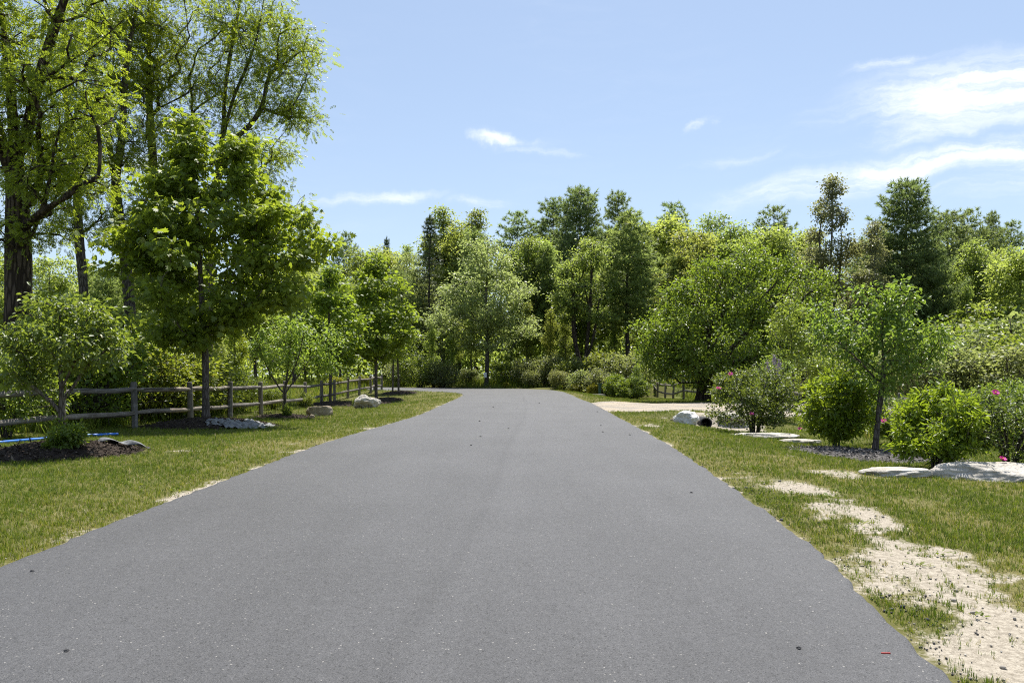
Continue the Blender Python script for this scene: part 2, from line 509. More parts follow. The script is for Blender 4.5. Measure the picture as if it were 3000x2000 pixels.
def asphalt_mat():
    m, T = mat('asphalt')
    geo = T.n('ShaderNodeNewGeometry')
    P = geo.outputs['Position']
    u = T.n('ShaderNodeAttribute', attribute_name='u').outputs['Fac']        # 0 left edge .. 1 right edge
    ag = T.n('ShaderNodeTexVoronoi', {'Vector': P, 'Scale': 210.0, 'Randomness': 1.0})
    sep = T.n('ShaderNodeSeparateColor', {0: ag.outputs['Color']})
    ag2 = T.n('ShaderNodeTexVoronoi', {'Vector': P, 'Scale': 120.0, 'Randomness': 1.0})
    sep2 = T.n('ShaderNodeSeparateColor', {0: ag2.outputs['Color']})
    fine = T.n('ShaderNodeTexNoise', {'Vector': P, 'Scale': 190.0, 'Detail': 3.0, 'Roughness': .7})
    mid = T.n('ShaderNodeTexNoise', {'Vector': P, 'Scale': 9.0, 'Detail': 5.0, 'Roughness': .65})
    mp = T.n('ShaderNodeMapping', {'Vector': P, 'Scale': (1.6, 0.16, 1.0)})
    lane = T.n('ShaderNodeTexNoise', {'Vector': mp.outputs[0], 'Scale': 1.0, 'Detail': 5.0, 'Roughness': .6})
    bigp = T.n('ShaderNodeTexNoise', {'Vector': P, 'Scale': 0.55, 'Detail': 4.0})
    c = T.ramp(sep.outputs[0], [(0.0, (.058, .058, .062)), (.45, (.098, .098, .104)), (.90, (.130, .129, .134)), (.975, (.15, .148, .15)), (1.0, (.20, .197, .195))])
    c = T.mix(T.ss(sep2.outputs[1], .9955, .9985), c, (.42, .40, .37, 1))
    c = T.mix(T.ss(sep2.outputs[2], .93, .98), c, (.035, .035, .037, 1))
    # the seam between the two paved passes, a little darker and rougher, and a faint tyre line
    uw = T.m('ADD', u, T.m('MULTIPLY', T.m('SUBTRACT', mid.outputs[0], .5), .018))
    seam = T.m('EXPONENT', T.m('MULTIPLY', T.m('POWER', T.m('DIVIDE', T.m('SUBTRACT', uw, .545), .012), 2.0), -1.0))
    seam2 = T.m('EXPONENT', T.m('MULTIPLY', T.m('POWER', T.m('DIVIDE', T.m('SUBTRACT', uw, .575), .03), 2.0), -1.0))
    k = T.m('ADD', 0.50, T.m('MULTIPLY', lane.outputs[0], .28))
    k = T.m('ADD', k, T.m('MULTIPLY', T.m('SUBTRACT', bigp.outputs[0], .5), .30))
    k = T.m('ADD', k, T.m('MULTIPLY', T.m('SUBTRACT', mid.outputs[0], .5), .22))
    k = T.m('SUBTRACT', k, T.m('MULTIPLY', seam, T.m('MULTIPLY', mid.outputs[0], .17)))
    k = T.m('ADD', k, T.m('MULTIPLY', seam2, .05))
    dash = T.n('ShaderNodeTexNoise', {'Vector': T.n('ShaderNodeMapping', {'Vector': P, 'Scale': (30, 16, 20)}).outputs[0], 'Scale': 1.0, 'Detail': 6.0, 'Roughness': .72})
    k = T.m('ADD', k, T.m('MULTIPLY', T.m('SUBTRACT', dash.outputs[0], .5), .50))
    k = T.m('SUBTRACT', k, T.m('MULTIPLY', T.ss(dash.outputs[0], .36, .28), .30))
    vm = T.n('ShaderNodeVectorMath', {0: c, 3: k}, operation='SCALE')
    pits = T.ss(mid.outputs[0], .60, .75)
    h = T.m('ADD', T.m('MULTIPLY', sep.outputs[1], .7), fine.outputs[0])
    h = T.m('SUBTRACT', h, T.m('MULTIPLY', pits, .8))
    h = T.m('ADD', h, T.m('MULTIPLY', dash.outputs[0], 1.6))
    b = T.n('ShaderNodeBump', {'Strength': .8, 'Distance': .005, 'Height': h})
    r = T.m('ADD', .52, T.m('MULTIPLY', fine.outputs[0], .22))
    p = T.n('ShaderNodeBsdfPrincipled', {'Base Color': vm.outputs[0], 'Roughness': r, 'Specular IOR Level': .42, 'Normal': b.outputs[0]})
    T.n('ShaderNodeOutputMaterial', {'Surface': p.outputs[0]})
    return m


def gravel_mat():
    m, T = mat('gravel')
    P = T.n('ShaderNodeNewGeometry').outputs['Position']
    v = T.n('ShaderNodeTexVoronoi', {'Vector': P, 'Scale': 28.0})
    s = T.n('ShaderNodeSeparateColor', {0: v.outputs['Color']})
    n = T.n('ShaderNodeTexNoise', {'Vector': P, 'Scale': .9, 'Detail': 5.0})
    mp = T.n('ShaderNodeMapping', {'Vector': P, 'Scale': (.25, 1.4, 1)})
    tr = T.n('ShaderNodeTexNoise', {'Vector': mp.outputs[0], 'Scale': 1.0, 'Detail': 4.0})
    c = T.ramp(s.outputs[0], [(0, (.17, .15, .13)), (.5, (.31, .275, .23)), (.9, (.42, .38, .32)), (1, (.55, .52, .48))])
    c = T.mix(T.ss(n.outputs[0], .4, .7), c, (.44, .37, .28, 1))
    c = T.mix(T.m('MULTIPLY', T.ss(tr.outputs[0], .55, .7), .5), c, (.23, .20, .17, 1))
    finish(T, c, .95, T.m('ADD', s.outputs[1], v.outputs['Distance']), .8, .03, spec=.1)
    return m


def wood_mat():
    m, T = mat('weathered_wood')
    tc = T.n('ShaderNodeTexCoord')
    oi = T.n('ShaderNodeObjectInfo').outputs['Random']
    off = T.n('ShaderNodeCombineXYZ', {0: T.m('MULTIPLY', oi, 31.0), 1: T.m('MULTIPLY', oi, 17.0), 2: 0.0})
    ad = T.n('ShaderNodeVectorMath', {0: tc.outputs['Object'], 1: off.outputs[0]}, operation='ADD')
    mp = T.n('ShaderNodeMapping', {'Vector': ad.outputs[0], 'Scale': (22, 22, 1.6)})
    n = T.n('ShaderNodeTexNoise', {'Vector': mp.outputs[0], 'Scale': 1.0, 'Detail': 6.0, 'Roughness': .65})
    mp2 = T.n('ShaderNodeMapping', {'Vector': ad.outputs[0], 'Scale': (5, 5, 9)})
    k = T.n('ShaderNodeTexNoise', {'Vector': mp2.outputs[0], 'Scale': 1.0, 'Detail': 3.0})
    crack = T.n('ShaderNodeMapping', {'Vector': ad.outputs[0], 'Scale': (16, 16, .5)})
    ck = T.n('ShaderNodeTexNoise', {'Vector': crack.outputs[0], 'Scale': 1.0, 'Detail': 2.0})
    c = T.ramp(n.outputs[0], [(.25, (.07, .058, .048)), (.5, (.17, .15, .128)), (.75, (.28, .255, .225))])
    c = T.mix(T.m('MULTIPLY', T.ss(k.outputs[0], .55, .7), .6), c, (.35, .32, .28, 1))
    c = T.mix(T.m('MULTIPLY', T.ss(ck.outputs[0], .60, .66), .8), c, (.03, .026, .022, 1))
    c = T.n('ShaderNodeHueSaturation', {'Hue': .5, 'Saturation': T.m('ADD', .7, T.m('MULTIPLY', oi, .6)), 'Value': T.m('ADD', .75, T.m('MULTIPLY', oi, .4)), 'Color': c}).outputs[0]
    finish(T, c, .88, T.m('ADD', n.outputs[0], T.m('MULTIPLY', ck.outputs[0], .7)), .6, .012, spec=.2)
    return m


def rock_mat(name, a, b, dark=(.06, .055, .05), sc=4.0):
    m, T = mat(name)
    tc = T.n('ShaderNodeTexCoord').outputs['Object']
    n = T.n('ShaderNodeTexNoise', {'Vector': tc, 'Scale': sc, 'Detail': 8.0, 'Roughness': .7})
    n2 = T.n('ShaderNodeTexNoise', {'Vector': tc, 'Scale': sc * 7, 'Detail': 5.0, 'Roughness': .75})
    v = T.n('ShaderNodeTexVoronoi', {'Vector': tc, 'Scale': sc * 1.3}, feature='DISTANCE_TO_EDGE')
    c = T.mix(T.ss(n.outputs[0], .35, .65), (*a, 1), (*b, 1))
    c = T.mix(T.m('MULTIPLY', T.ss(n2.outputs[0], .54, .68), .6), c, (*dark, 1))
    c = T.mix(T.m('MULTIPLY', T.ss(v.outputs[0], .04, .0), .12), c, (*dark, 1))
    h = T.m('ADD', n.outputs[0], T.m('ADD', T.m('MULTIPLY', n2.outputs[0], .35), T.m('MULTIPLY', T.ss(v.outputs[0], 0, .1), .05)))
    finish(T, c, .9, h, .9, .06, spec=.2)
    return m


def simple(name, a, b=None, sc=20.0, rough=.8, bstr=.3, bdist=.01, spec=.3):
    m, T = mat(name)
    tc = T.n('ShaderNodeTexCoord').outputs['Object']
    n = T.n('ShaderNodeTexNoise', {'Vector': tc, 'Scale': sc, 'Detail': 5.0, 'Roughness': .65})
    c = T.mix(T.ss(n.outputs[0], .3, .7), (*a, 1), (*(b or tuple(x * .7 for x in a)), 1))
    finish(T, c, rough, n.outputs[0], bstr, bdist, spec)
    return m


def vmat(name, stops, rough=.85, spec=.2, tf=0.0, tcol=None):
    """material with a tone picked per piece from attribute v"""
    m, T = mat(name)
    v = T.n('ShaderNodeAttribute', attribute_name='v').outputs['Fac']
    c = T.ramp(v, stops)
    p = T.n('ShaderNodeBsdfPrincipled', {'Base Color': c, 'Roughness': rough, 'Specular IOR Level': spec})
    out = p.outputs[0]
    if tf:
        t = T.n('ShaderNodeBsdfTranslucent', {'Color': c if tcol is None else tcol})
        out = T.n('ShaderNodeMixShader', {0: tf, 1: out, 2: t.outputs[0]}).outputs[0]
    T.n('ShaderNodeOutputMaterial', {'Surface': out})
    return m


M['ground'], M['asphalt'], M['gravel'], M['wood'] = ground_mat(), asphalt_mat(), gravel_mat(), wood_mat()
M['rock_tan'] = rock_mat('tan_rock', (.22, .175, .12), (.36, .31, .24))
M['rock_pale'] = rock_mat('pale_rock', (.36, .33, .28), (.55, .52, .47))
M['rock_white'] = rock_mat('white_rock', (.5, .49, .47), (.74, .73, .71), dark=(.13, .12, .11))
M['mulch'] = simple('mulch', (.020, .015, .012), (.050, .038, .030), 30, .95, .9, .03, .1)
M['mulch_grey'] = simple('grey_mulch', (.06, .055, .052), (.15, .14, .135), 30, .95, .9, .03, .1)
M['chip'] = vmat('bark_chip', [(0, (.02, .014, .011)), (.6, (.045, .032, .024)), (.9, (.10, .075, .055)), (1, (.24, .20, .16))])
M['chip_grey'] = vmat('grey_chip', [(0, (.035, .032, .03)), (.6, (.12, .11, .105)), (1, (.30, .285, .27))])
M['fabric'] = simple('landscape_fabric', (.21, .215, .22), (.10, .102, .105), 14, .55, .4, .01, .4)
M['hose'] = simple('blue_plastic', (.015, .13, .52), (.02, .17, .6), 8, .35, .05, .002, .5)
M['green_metal'] = simple('green_painted_metal', (.018, .06, .045), (.025, .075, .055), 10, .5, .05, .002, .4)
M['concrete'] = simple('concrete', (.42, .40, .37), (.34, .32, .29), 9, .9, .4, .01, .2)
M['pipe'] = simple('black_pipe', (.02, .02, .02), (.03, .03, .03), 12, .7, .2, .01, .3)
M['void'] = simple('painted_pipe_shade', (.008, .007, .006), (.012, .010, .009), 9, .9, .2, .01, .1)  # near-black colour standing in for the shade deep inside the culvert
M['petal'] = vmat('rose_petal', [(0, (.42, .015, .19)), (.6, (.58, .03, .30)), (1, (.75, .14, .48))], .6, .2, .35)
M['lilac'] = vmat('lilac_petal', [(0, (.28, .23, .28)), (1, (.44, .37, .43))], .7, .2, .3)
M['stamen'] = simple('stamen', (.7, .5, .05), (.6, .4, .04), 30)
M['grass'] = vmat('grass_blade', [(0, (.060, .10, .010)), (.42, (.135, .19, .018)), (.62, (.235, .25, .026)), (.8, (.32, .28, .08)), (1, (.48, .42, .23))], .6, .25, .42)
M['pebble'] = vmat('pebble', [(0, (.035, .035, .038)), (.5, (.12, .115, .11)), (.8, (.30, .27, .23)), (1, (.5, .47, .42))])
M['red'] = simple('red_plastic', (.5, .04, .03), (.42, .03, .025), 8, .5)
M['crumb'] = simple('asphalt_crumb', (.03, .03, .032), (.05, .05, .052), 30, .9)
M['sign_white'] = simple('white_paint', (.75, .75, .74), (.68, .68, .67), 6, .6)

# ------------------------------------------------------------------ ground, road, driveway
def axis(parts):
    out = []
    for a, b, n in parts:
        out.append(np.linspace(a, b, n, endpoint=False))
    return np.concatenate(out)


GXS = np.concatenate([axis([(-3000, -300, 9), (-300, -80, 14), (-80, -30, 26), (-30, -14, 34), (-14, 14, 215), (14, 30, 34), (30, 80, 26), (80, 300, 14), (300, 3000, 9)]), [3000]])
GYS = np.concatenate([axis([(-60, -2, 10), (-2, 2, 6), (2, 16, 118), (16, 34, 116), (34, 70, 110), (70, 130, 40), (130, 400, 14), (400, 3000, 8)]), [3000]])


def build_ground():
    X, Y = np.meshgrid(GXS, GYS)
    x, y = X.ravel(), Y.ravel()
    z = ground(x, y)
    dirt, dry, sd, right = masks(x, y)
    mead = np.where((x < -10.6) & (y > 24), 1.0, 0.0)
    mead = np.maximum(mead, np.where((x > 12.5) & (y > 44), 1.0, 0.0))
    mead = np.maximum(mead, (y > 72) * 1.0)
    nx, ny = len(GXS), len(GYS)
    i = np.arange(nx * ny).reshape(ny, nx)
    Fq = np.stack([i[:-1, :-1], i[:-1, 1:], i[1:, 1:], i[1:, :-1]], -1).reshape(-1, 4)
    me = mesh_np('ground', np.stack([x, y, z], 1), Fq, M['ground'], {'dirt': dirt, 'dry': dry, 'meadow': mead}, smooth=True)
    tag(obj('ground', me), 'mown lawn and sandy verge reaching back to the woods', 'ground', kind='structure')


def resample(P, n):
    P = np.asarray(P)
    s = np.concatenate([[0], np.cumsum(np.hypot(*np.diff(P, axis=0).T))])
    t = np.linspace(0, s[-1], n)
    return np.stack([np.interp(t, s, P[:, 0]), np.interp(t, s, P[:, 1])], 1)


def build_road():
    n, m = 700, 29
    # pair points of both edges along matching stretches so cross lines stay square to the road
    def upto(P, key):
        return P[:key + 1], P[key:]
    li, ri = np.argmin(np.hypot(LE[:, 0] + 2.95, LE[:, 1] - 49)), np.argmin(np.hypot(RE[:, 0] - 3.5, RE[:, 1] - 50))
    La, Lb = upto(LE, li)
    Ra, Rb = upto(RE, ri)
    ys = np.concatenate([np.linspace(-12, 0, 20, endpoint=False), np.linspace(0, 49, 520)])
    lx = np.interp(ys, La[:, 1], La[:, 0])
    rx = np.interp(ys, Ra[:, 1], Ra[:, 0])
    Lp = np.vstack([np.stack([lx, ys], 1), resample(Lb, 120)[1:]])
    Rp = np.vstack([np.stack([rx, ys], 1), resample(Rb, 120)[1:]])
    k = np.arange(len(Lp))
    # slightly ragged edge of the mat
    jl = (fbm(k * .6, k * 0, 4) - .5) * .09 + (fbm(k * .06, k * 0, 9) - .5) * .04
    jr = (fbm(k * .6, k * 0, 14) - .5) * .09 + (fbm(k * .06, k * 0, 19) - .5) * .04
    Lp[:, 0] += jl
    Rp[:, 0] += jr
    us = np.concatenate([[0.0, .006, .014], np.linspace(.03, .97, m), [.986, .994, 1.0]])
    V, U = [], []
    for u in us:
        P = Lp * (1 - u) + Rp * u
        cr = 0.03 * (1 - (2 * u - 1) ** 2)
        dz = -0.035 if u in (0.0, 1.0) else (0.006 if u in (.006, .994) else 0.0)
        z = zroad(P[:, 1]) + cr + dz + (fbm(P[:, 0] * .8, P[:, 1] * .5, 55) - .5) * .014
        V.append(np.stack([P[:, 0], P[:, 1], z], 1))
        U.append(np.full(len(P), u))
    V = np.stack(V, 1)                                     # (rows, cols, 3)
    r, c = V.shape[:2]
    i = np.arange(r * c).reshape(r, c)
    Fq = np.stack([i[:-1, :-1], i[:-1, 1:], i[1:, 1:], i[1:, :-1]], -1).reshape(-1, 4)
    me = mesh_np('road', V.reshape(-1, 3), Fq, M['asphalt'], {'u': np.stack(U, 1).ravel()}, smooth=True)
    tag(obj('road', me), 'grey asphalt lane climbing gently and bending left', 'road', kind='structure')


def road_z(x, y):
    l, r = np.interp(y, LE[:90, 1], LE[:90, 0]), np.interp(y, RE[:90, 1], RE[:90, 0])
    u = (x - l) / (r - l)
    return float(zroad(y)) + 0.03 * (1 - (2 * u - 1) ** 2) + (float(fbm(np.array([x * .8]), np.array([y * .5]), 55)[0]) - .5) * .014


def build_drive():
    n, m = 150, 34
    A, B = resample(DRIVE, n), resample(DRIVE2, n)
    k = np.arange(n)
    V = []
    for u in np.linspace(0, 1, m):
        P = A * (1 - u) + B * u
        if u in (0.0, 1.0):
            P = P + np.stack([k * 0, (fbm(k * .5, k * 0, 31 + int(u * 9)) - .5) * .8], 1)
        z = ground(P[:, 0], P[:, 1]) + (0.03 if 0 < u < 1 else -0.02)
        V.append(np.stack([P[:, 0], P[:, 1], z], 1))
    V = np.stack(V, 1)
    r, c = V.shape[:2]
    i = np.arange(r * c).reshape(r, c)
    Fq = np.stack([i[:-1, :-1], i[:-1, 1:], i[1:, 1:], i[1:, :-1]], -1).reshape(-1, 4)
    tag(obj('driveway', mesh_np('driveway', V.reshape(-1, 3), Fq, M['gravel'], smooth=True)),
        'tan gravel driveway joining the road from the right', 'driveway', kind='structure')


build_ground()
build_road()
build_drive()

# ------------------------------------------------------------------ plant growing
def norm(a):
    return a / (np.linalg.norm(a, axis=-1, keepdims=True) + 1e-9)


def ellipsoid_pts(rng, ells, surf=0.55, clump=0.42):
    """random points in a union of ellipsoids (cx,cy,cz,rx,ry,rz,n), denser towards the outside"""
    out = []
    for cx, cy, cz, rx, ry, rz, n in ells:
        d = norm(rng.normal(size=(n, 3)))
        r = rng.uniform(0, 1, (n, 1)) ** (1 / 3.0)
        r = r * (1 - surf) + surf * (1 - 0.25 * rng.uniform(0, 1, (n, 1)) ** 2 * 1.2)
        kv = rng.normal(0, 2.6, (6, 3))
        lump = np.cos(d @ kv.T + rng.uniform(0, 6.28, 6)).sum(1, keepdims=True) / 2.4
        r = r * (1 + .22 * lump)
        pts = np.array([cx, cy, cz]) + d * r * np.array([rx, ry, rz])
        if n >= 12 and clump > 0:                       # sprays of leaves with gaps between them
            cen = pts[rng.choice(n, max(3, n // 6), replace=False)]
            c = cen[np.argmin(((pts[:, None] - cen[None]) ** 2).sum(-1), 1)]
            pts = c + (pts - c) * (1 - clump)
        out.append(pts)
    return np.vstack(out)


def grow(rng, stems, attract, first=0.0, step=0.35, path_w=0.35, below=1.6, bend=0.35, jit=0.05):
    """stems: list of (parent stem index or -1, polyline (k,3)); attract: twig ends.
    Every twig end is joined to the cheapest point of the skeleton grown so far."""
    cap = sum(len(s[1]) * 60 for s in stems) + len(attract) * 30 + 200
    P = np.zeros((cap, 3)); par = np.full(cap, -1); plen = np.zeros(cap); D = np.zeros((cap, 3)); ok = np.zeros(cap, bool)
    n = 0
    for pidx, poly in stems:
        poly = np.asarray(poly, float)
        fine = catmull(poly, 6) if len(poly) > 2 else np.linspace(poly[0], poly[-1], 7)
        s = np.concatenate([[0], np.cumsum(np.linalg.norm(np.diff(fine, axis=0), axis=1))])
        k = max(3, int(s[-1] / step))
        t = np.linspace(0, s[-1], k + 1)
        pts = np.stack([np.interp(t, s, fine[:, j]) for j in range(3)], 1)
        start = 0
        if pidx >= 0:
            p = int(np.argmin(np.linalg.norm(P[:n] - pts[0], axis=1)))
        else:
            P[n] = pts[0]; par[n] = -1; plen[n] = 0; D[n] = norm(pts[1] - pts[0]); ok[n] = pts[0][2] >= first
            p = n; n += 1
        for q in pts[1:]:
            P[n] = q; par[n] = p; plen[n] = plen[p] + np.linalg.norm(q - P[p]); D[n] = norm(q - P[p]); ok[n] = q[2] >= first
            p = n; n += 1
    ns = n
    d0 = np.array([np.min(np.linalg.norm(P[:ns][ok[:ns]] - a, axis=1)) for a in attract]) if len(attract) else np.array([])
    order = np.argsort(d0 + rng.normal(0, .15, len(d0)))
    tips = []
    for ai in order:
        a = attract[ai]
        dv = a - P[:n]
        dist = np.linalg.norm(dv, axis=1)
        cost = dist + below * np.maximum(0, -dv[:, 2]) + path_w * plen[:n] + 0.5 * dist * (1 - np.einsum('ij,ij->i', dv, D[:n]) / (dist + 1e-6)) * .5
        cost[~ok[:n]] = 1e9
        b = int(np.argmin(cost))
        L = dist[b]
        k = max(1, int(math.ceil(L / step)))
        ctrl = P[b] + D[b] * L * bend + np.array([0, 0, L * .08]) + (a - P[b]) * 0.25
        p = b
        chain = []
        for j in range(1, k + 1):
            t = j / k
            q = (1 - t) ** 2 * P[b] + 2 * t * (1 - t) * ctrl + t * t * a
            if j < k:
                q = q + rng.normal(0, jit * min(1, L), 3)
            P[n] = q; par[n] = p; plen[n] = plen[p] + np.linalg.norm(q - P[p]); D[n] = norm(q - P[p]); ok[n] = True
            p = n; n += 1
            chain.append(n - 1)
        tips.append(p)
    return P[:n], par[:n], D[:n], np.array(tips, int), ns


def radii(P, par, tips, r_base, r_tip, power=0.46):
    n = len(P)
    cnt = np.zeros(n)
    np.add.at(cnt, tips, 1.0)
    kids = np.bincount(par[par >= 0], minlength=n)
    cnt[(kids == 0) & (cnt == 0)] = 1.0
    for i in range(n - 1, -1, -1):
        if par[i] >= 0:
            cnt[par[i]] += cnt[i]
    tot = cnt[par < 0].max()
    return np.maximum(r_tip, r_base * (cnt / tot) ** power)


def tubes(P, par, r, flare=0.0, sides=None, rmin=0.0, split=False):
    """skin the skeleton with tapered tubes (one chain per limb)"""
    n = len(P)
    kids = [[] for _ in range(n)]
    for i in range(n):
        if par[i] >= 0:
            kids[par[i]].append(i)
    V, Fq, off = [], [], 0
    VB, FB, offb = [], [], 0
    stack = [(int(i), None) for i in np.where(par < 0)[0]]
    while stack:
        s, src = stack.pop()
        ch = [s]
        while kids[ch[-1]]:
            ks = sorted(kids[ch[-1]], key=lambda q: -r[q])
            for o in ks[1:]:
                stack.append((o, ch[-1]))
            ch.append(ks[0])
        pts = [P[q] for q in ch]
        rr = [r[q] for q in ch]
        if src is not None:
            pts = [P[src]] + pts
            rr = [min(r[src], rr[0] * 1.15)] + rr
        if len(pts) < 2 or max(rr) < rmin:
            continue
        pts, rr = np.array(pts), np.array(rr)
        ns = sides or (14 if rr[0] > .2 else 9 if rr[0] > .07 else 6 if rr[0] > .03 else 4 if rr[0] > .012 else 3)
        tg = norm(np.gradient(pts, axis=0))
        ref = np.array([1.0, 0.13, 0.07]) if abs(tg[0][0]) < .8 else np.array([0.1, 1.0, 0.1])
        a = norm(np.cross(tg, ref)); b = np.cross(tg, a)
        ang = np.arange(ns) / ns * 2 * np.pi
        rad = rr[:, None] * np.ones(ns)
        if src is None and flare > 0:
            hgt = pts[:, 2] - pts[0, 2]
            rad = rad * (1 + flare * np.exp(-hgt / (rr[0] * 3.0)))[:, None] * (1 + .10 * np.exp(-hgt / (rr[0] * 3.5))[:, None] * np.sin(ang * 5 + 1.0))
        if rr[0] > .08:
            rad = rad * (1 + .05 * np.sin(ang * 3 + 2.0)[None, :] + .04 * np.sin(ang * 7 + pts[:, 2:3] * 1.7))
        ring = pts[:, None, :] + rad[:, :, None] * (np.cos(ang)[None, :, None] * a[:, None, :] + np.sin(ang)[None, :, None] * b[:, None, :])
        k = len(pts)
        limb = split and src is not None
        i = (offb if limb else off) + np.arange(k * ns).reshape(k, ns)
        j = np.roll(i, -1, axis=1)
        (VB if limb else V).append(ring.reshape(-1, 3))
        (FB if limb else Fq).append(np.stack([i[:-1], j[:-1], j[1:], i[1:]], -1).reshape(-1, 4))
        if limb:
            offb += k * ns
        else:
            off += k * ns
    if split:
        return np.vstack(V), np.vstack(Fq), np.vstack(VB), np.vstack(FB)
    return np.vstack(V), np.vstack(Fq)


# leaf outlines: x along the leaf, y across, z up; triangles
def tpl_oval(w=.5, fold=.12, droop=.12):
    V = np.array([(0, 0, 0), (.33, w * .5, fold), (.72, w * .38, fold * .7 - droop * .4), (1, 0, -droop), (.72, -w * .38, fold * .7 - droop * .4), (.33, -w * .5, fold), (.5, 0, -.0)])
    return V, np.array([(0, 6, 1), (1, 6, 2), (2, 6, 3), (3, 6, 4), (4, 6, 5), (5, 6, 0)])


def tpl_quick(w=.55, fold=.15):
    return np.array([(0, 0, 0), (.45, w * .5, fold), (1, 0, -.08), (.45, -w * .5, fold)]), np.array([(0, 2, 1), (0, 3, 2)])


def tpl_maple():
    o = [(0, 0, 0), (.02, .30, -.02), (.30, .55, -.06), (.40, .26, .04), (.74, .40, -.05), (.68, .14, .04), (1.02, 0, -.10)]
    r = [(x, -y, z) for x, y, z in o[1:-1]][::-1]
    V = np.array(o + r + [(.34, 0, .0)])
    n = len(o) + len(r)
    return V, np.array([(i, n, (i + 1) % n)[::-1] for i in range(n)])


def tpl_frond(rng, pairs=6, lw=.15, ll=.27):
    V, Fc = [], []
    for k in range(pairs * 2 + 1):
        if k == pairs * 2:
            base, dirv = np.array([.92, 0, -.12]), np.array([1.0, 0, -.4])
        else:
            t = .16 + .78 * (k // 2) / (pairs - 1)
            sgn = 1 if k % 2 else -1
            base = np.array([t, 0, -.14 * t * t])
            dirv = np.array([.35, sgn, -.25 + rng.normal(0, .2)])
        dirv = dirv / np.linalg.norm(dirv)
        side = norm(np.cross(dirv, np.array([0, 0, 1.0]) + rng.normal(0, .25, 3)))
        i = len(V)
        V += [base, base + dirv * ll * .5 + side * lw * .5, base + dirv * ll, base + dirv * ll * .5 - side * lw * .5]
        Fc += [(i, i + 1, i + 2), (i, i + 2, i + 3)]
    return np.array(V), np.array(Fc)


def tpl_tuft(rng, k=9, spread=.55, w=.05):
    V, Fc = [], []
    for j in range(k):
        d = norm(np.array([1.0, 0, 0]) + rng.normal(0, spread, 3))
        s = norm(np.cross(d, rng.normal(size=3))) * w
        i = len(V)
        V += [s, -s, d * rng.uniform(.75, 1.1)]
        Fc += [(i, i + 1, i + 2)]
    return np.array(V), np.array(Fc)


def tpl_blade_tuft(rng, k=4, w=.07, lean=.45):
    V, Fc = [], []
    for j in range(k):
        a = rng.uniform(0, 6.28)
        o = np.array([rng.normal(0, .18), rng.normal(0, .18), 0])
        d = np.array([math.cos(a), math.sin(a), 0]) * rng.uniform(.1, 1) * lean
        s = np.array([-math.sin(a), math.cos(a), 0]) * w * .5
        h = rng.uniform(.65, 1.1)
        i = len(V)
        V += [o + s, o - s, o + d * .5 + s * .7 + np.array([0, 0, h * .6]), o + d * .5 - s * .7 + np.array([0, 0, h * .6]), o + d * 1.3 + np.array([0, 0, h])]
        Fc += [(i, i + 1, i + 3), (i, i + 3, i + 2), (i + 2, i + 3, i + 4)]
    return np.array(V), np.array(Fc)


def scatter(tpls, pos, tang, nrm, size, tone, rng):
    """copies of leaf outlines at pos with x axis tang and z axis nrm"""
    x = norm(tang)
    y = norm(np.cross(nrm, x))
    z = np.cross(x, y)
    R = np.stack([x, y, z], -1)
    which = rng.randint(0, len(tpls), len(pos))
    Vs, Fs, As, off = [], [], [], 0
    for k, (tv, tf) in enumerate(tpls):
        s = which == k
        if not s.any():
            continue
        v = np.einsum('nij,kj->nki', R[s], tv) * size[s][:, None, None] + pos[s][:, None, :]
        m = len(v)
        Vs.append(v.reshape(-1, 3))
        Fs.append((tf[None] + (off + np.arange(m) * len(tv))[:, None, None]).reshape(-1, tf.shape[1]))
        As.append(np.repeat(tone[s], len(tv)))
        off += m * len(tv)
    return np.vstack(Vs), np.vstack(Fs), np.concatenate(As)


def leaves_at(rng, P, par, D, tips, per, spread, flat=.6, back=2, outward=None, up=.55, droop=.25):
    """leaf positions strung along the last stretch of each twig"""
    base, tw = [], []
    tt = np.repeat(tips, per)
    p1 = P[tt]
    pb = tt.copy()
    for _ in range(back):
        pb = np.where(par[pb] >= 0, par[pb], pb)
    f = rng.uniform(0, 1, (len(tt), 1)) ** .7
    pos = P[pb] * (1 - f) + p1 * f + rng.normal(0, 1, (len(tt), 3)) * np.array([spread, spread, spread * flat])
    cl = np.repeat(rng.uniform(0, 1, len(tips)), per)
    c = P[tips].mean(0)
    out = norm(pos - p1 + D[tt] * spread + rng.normal(0, .6, pos.shape) * spread)
    tang = norm(out + np.array([0, 0, -droop]))
    nrm = norm(np.array([0, 0, up]) + rng.normal(0, .5, pos.shape) * (1.15 - up) + out * .15)
    tone = np.clip(rng.normal(.5, .2, len(pos)) * .75 + cl * .28, 0, 1)
    return pos, tang, nrm, tone


def rel(ells, loc):
    return ells


TREES = {}


def plant_parts(parent, skel, r_base, r_tip, bark_m, tpls, leaf_m, lsize, per, spread, rng, flat=.6, back=2, up=.55, droop=.25,
                flare=.5, rmin=0.0, crown='crown', trunk='trunk', power=.46, drop=0.0):
    P, par, D, tips, ns = skel
    r = radii(P, par, tips, r_base, r_tip, power)
    V, Fq, VB, FB = tubes(P, par, r, flare, rmin=rmin, split=True)
    obj(trunk, mesh_np(trunk, V, Fq, bark_m, smooth=True), parent)
    obj('branches', mesh_np('branches', VB, FB, bark_m, smooth=True), parent)
    lt = tips if drop <= 0 else tips[rng.uniform(0, 1, len(tips)) > drop]
    pos, tang, nrm, tone = leaves_at(rng, P, par, D, lt, per, spread, flat, back, up=up, droop=droop)
    size = lsize * rng.uniform(.7, 1.2, len(pos))
    V, Fc, A = scatter(tpls, pos, tang, nrm, size, tone, rng)
    o = obj(crown, mesh_np(crown, V, Fc, leaf_m, {'v': A}), parent)
    o['kind'] = 'stuff'
    return o


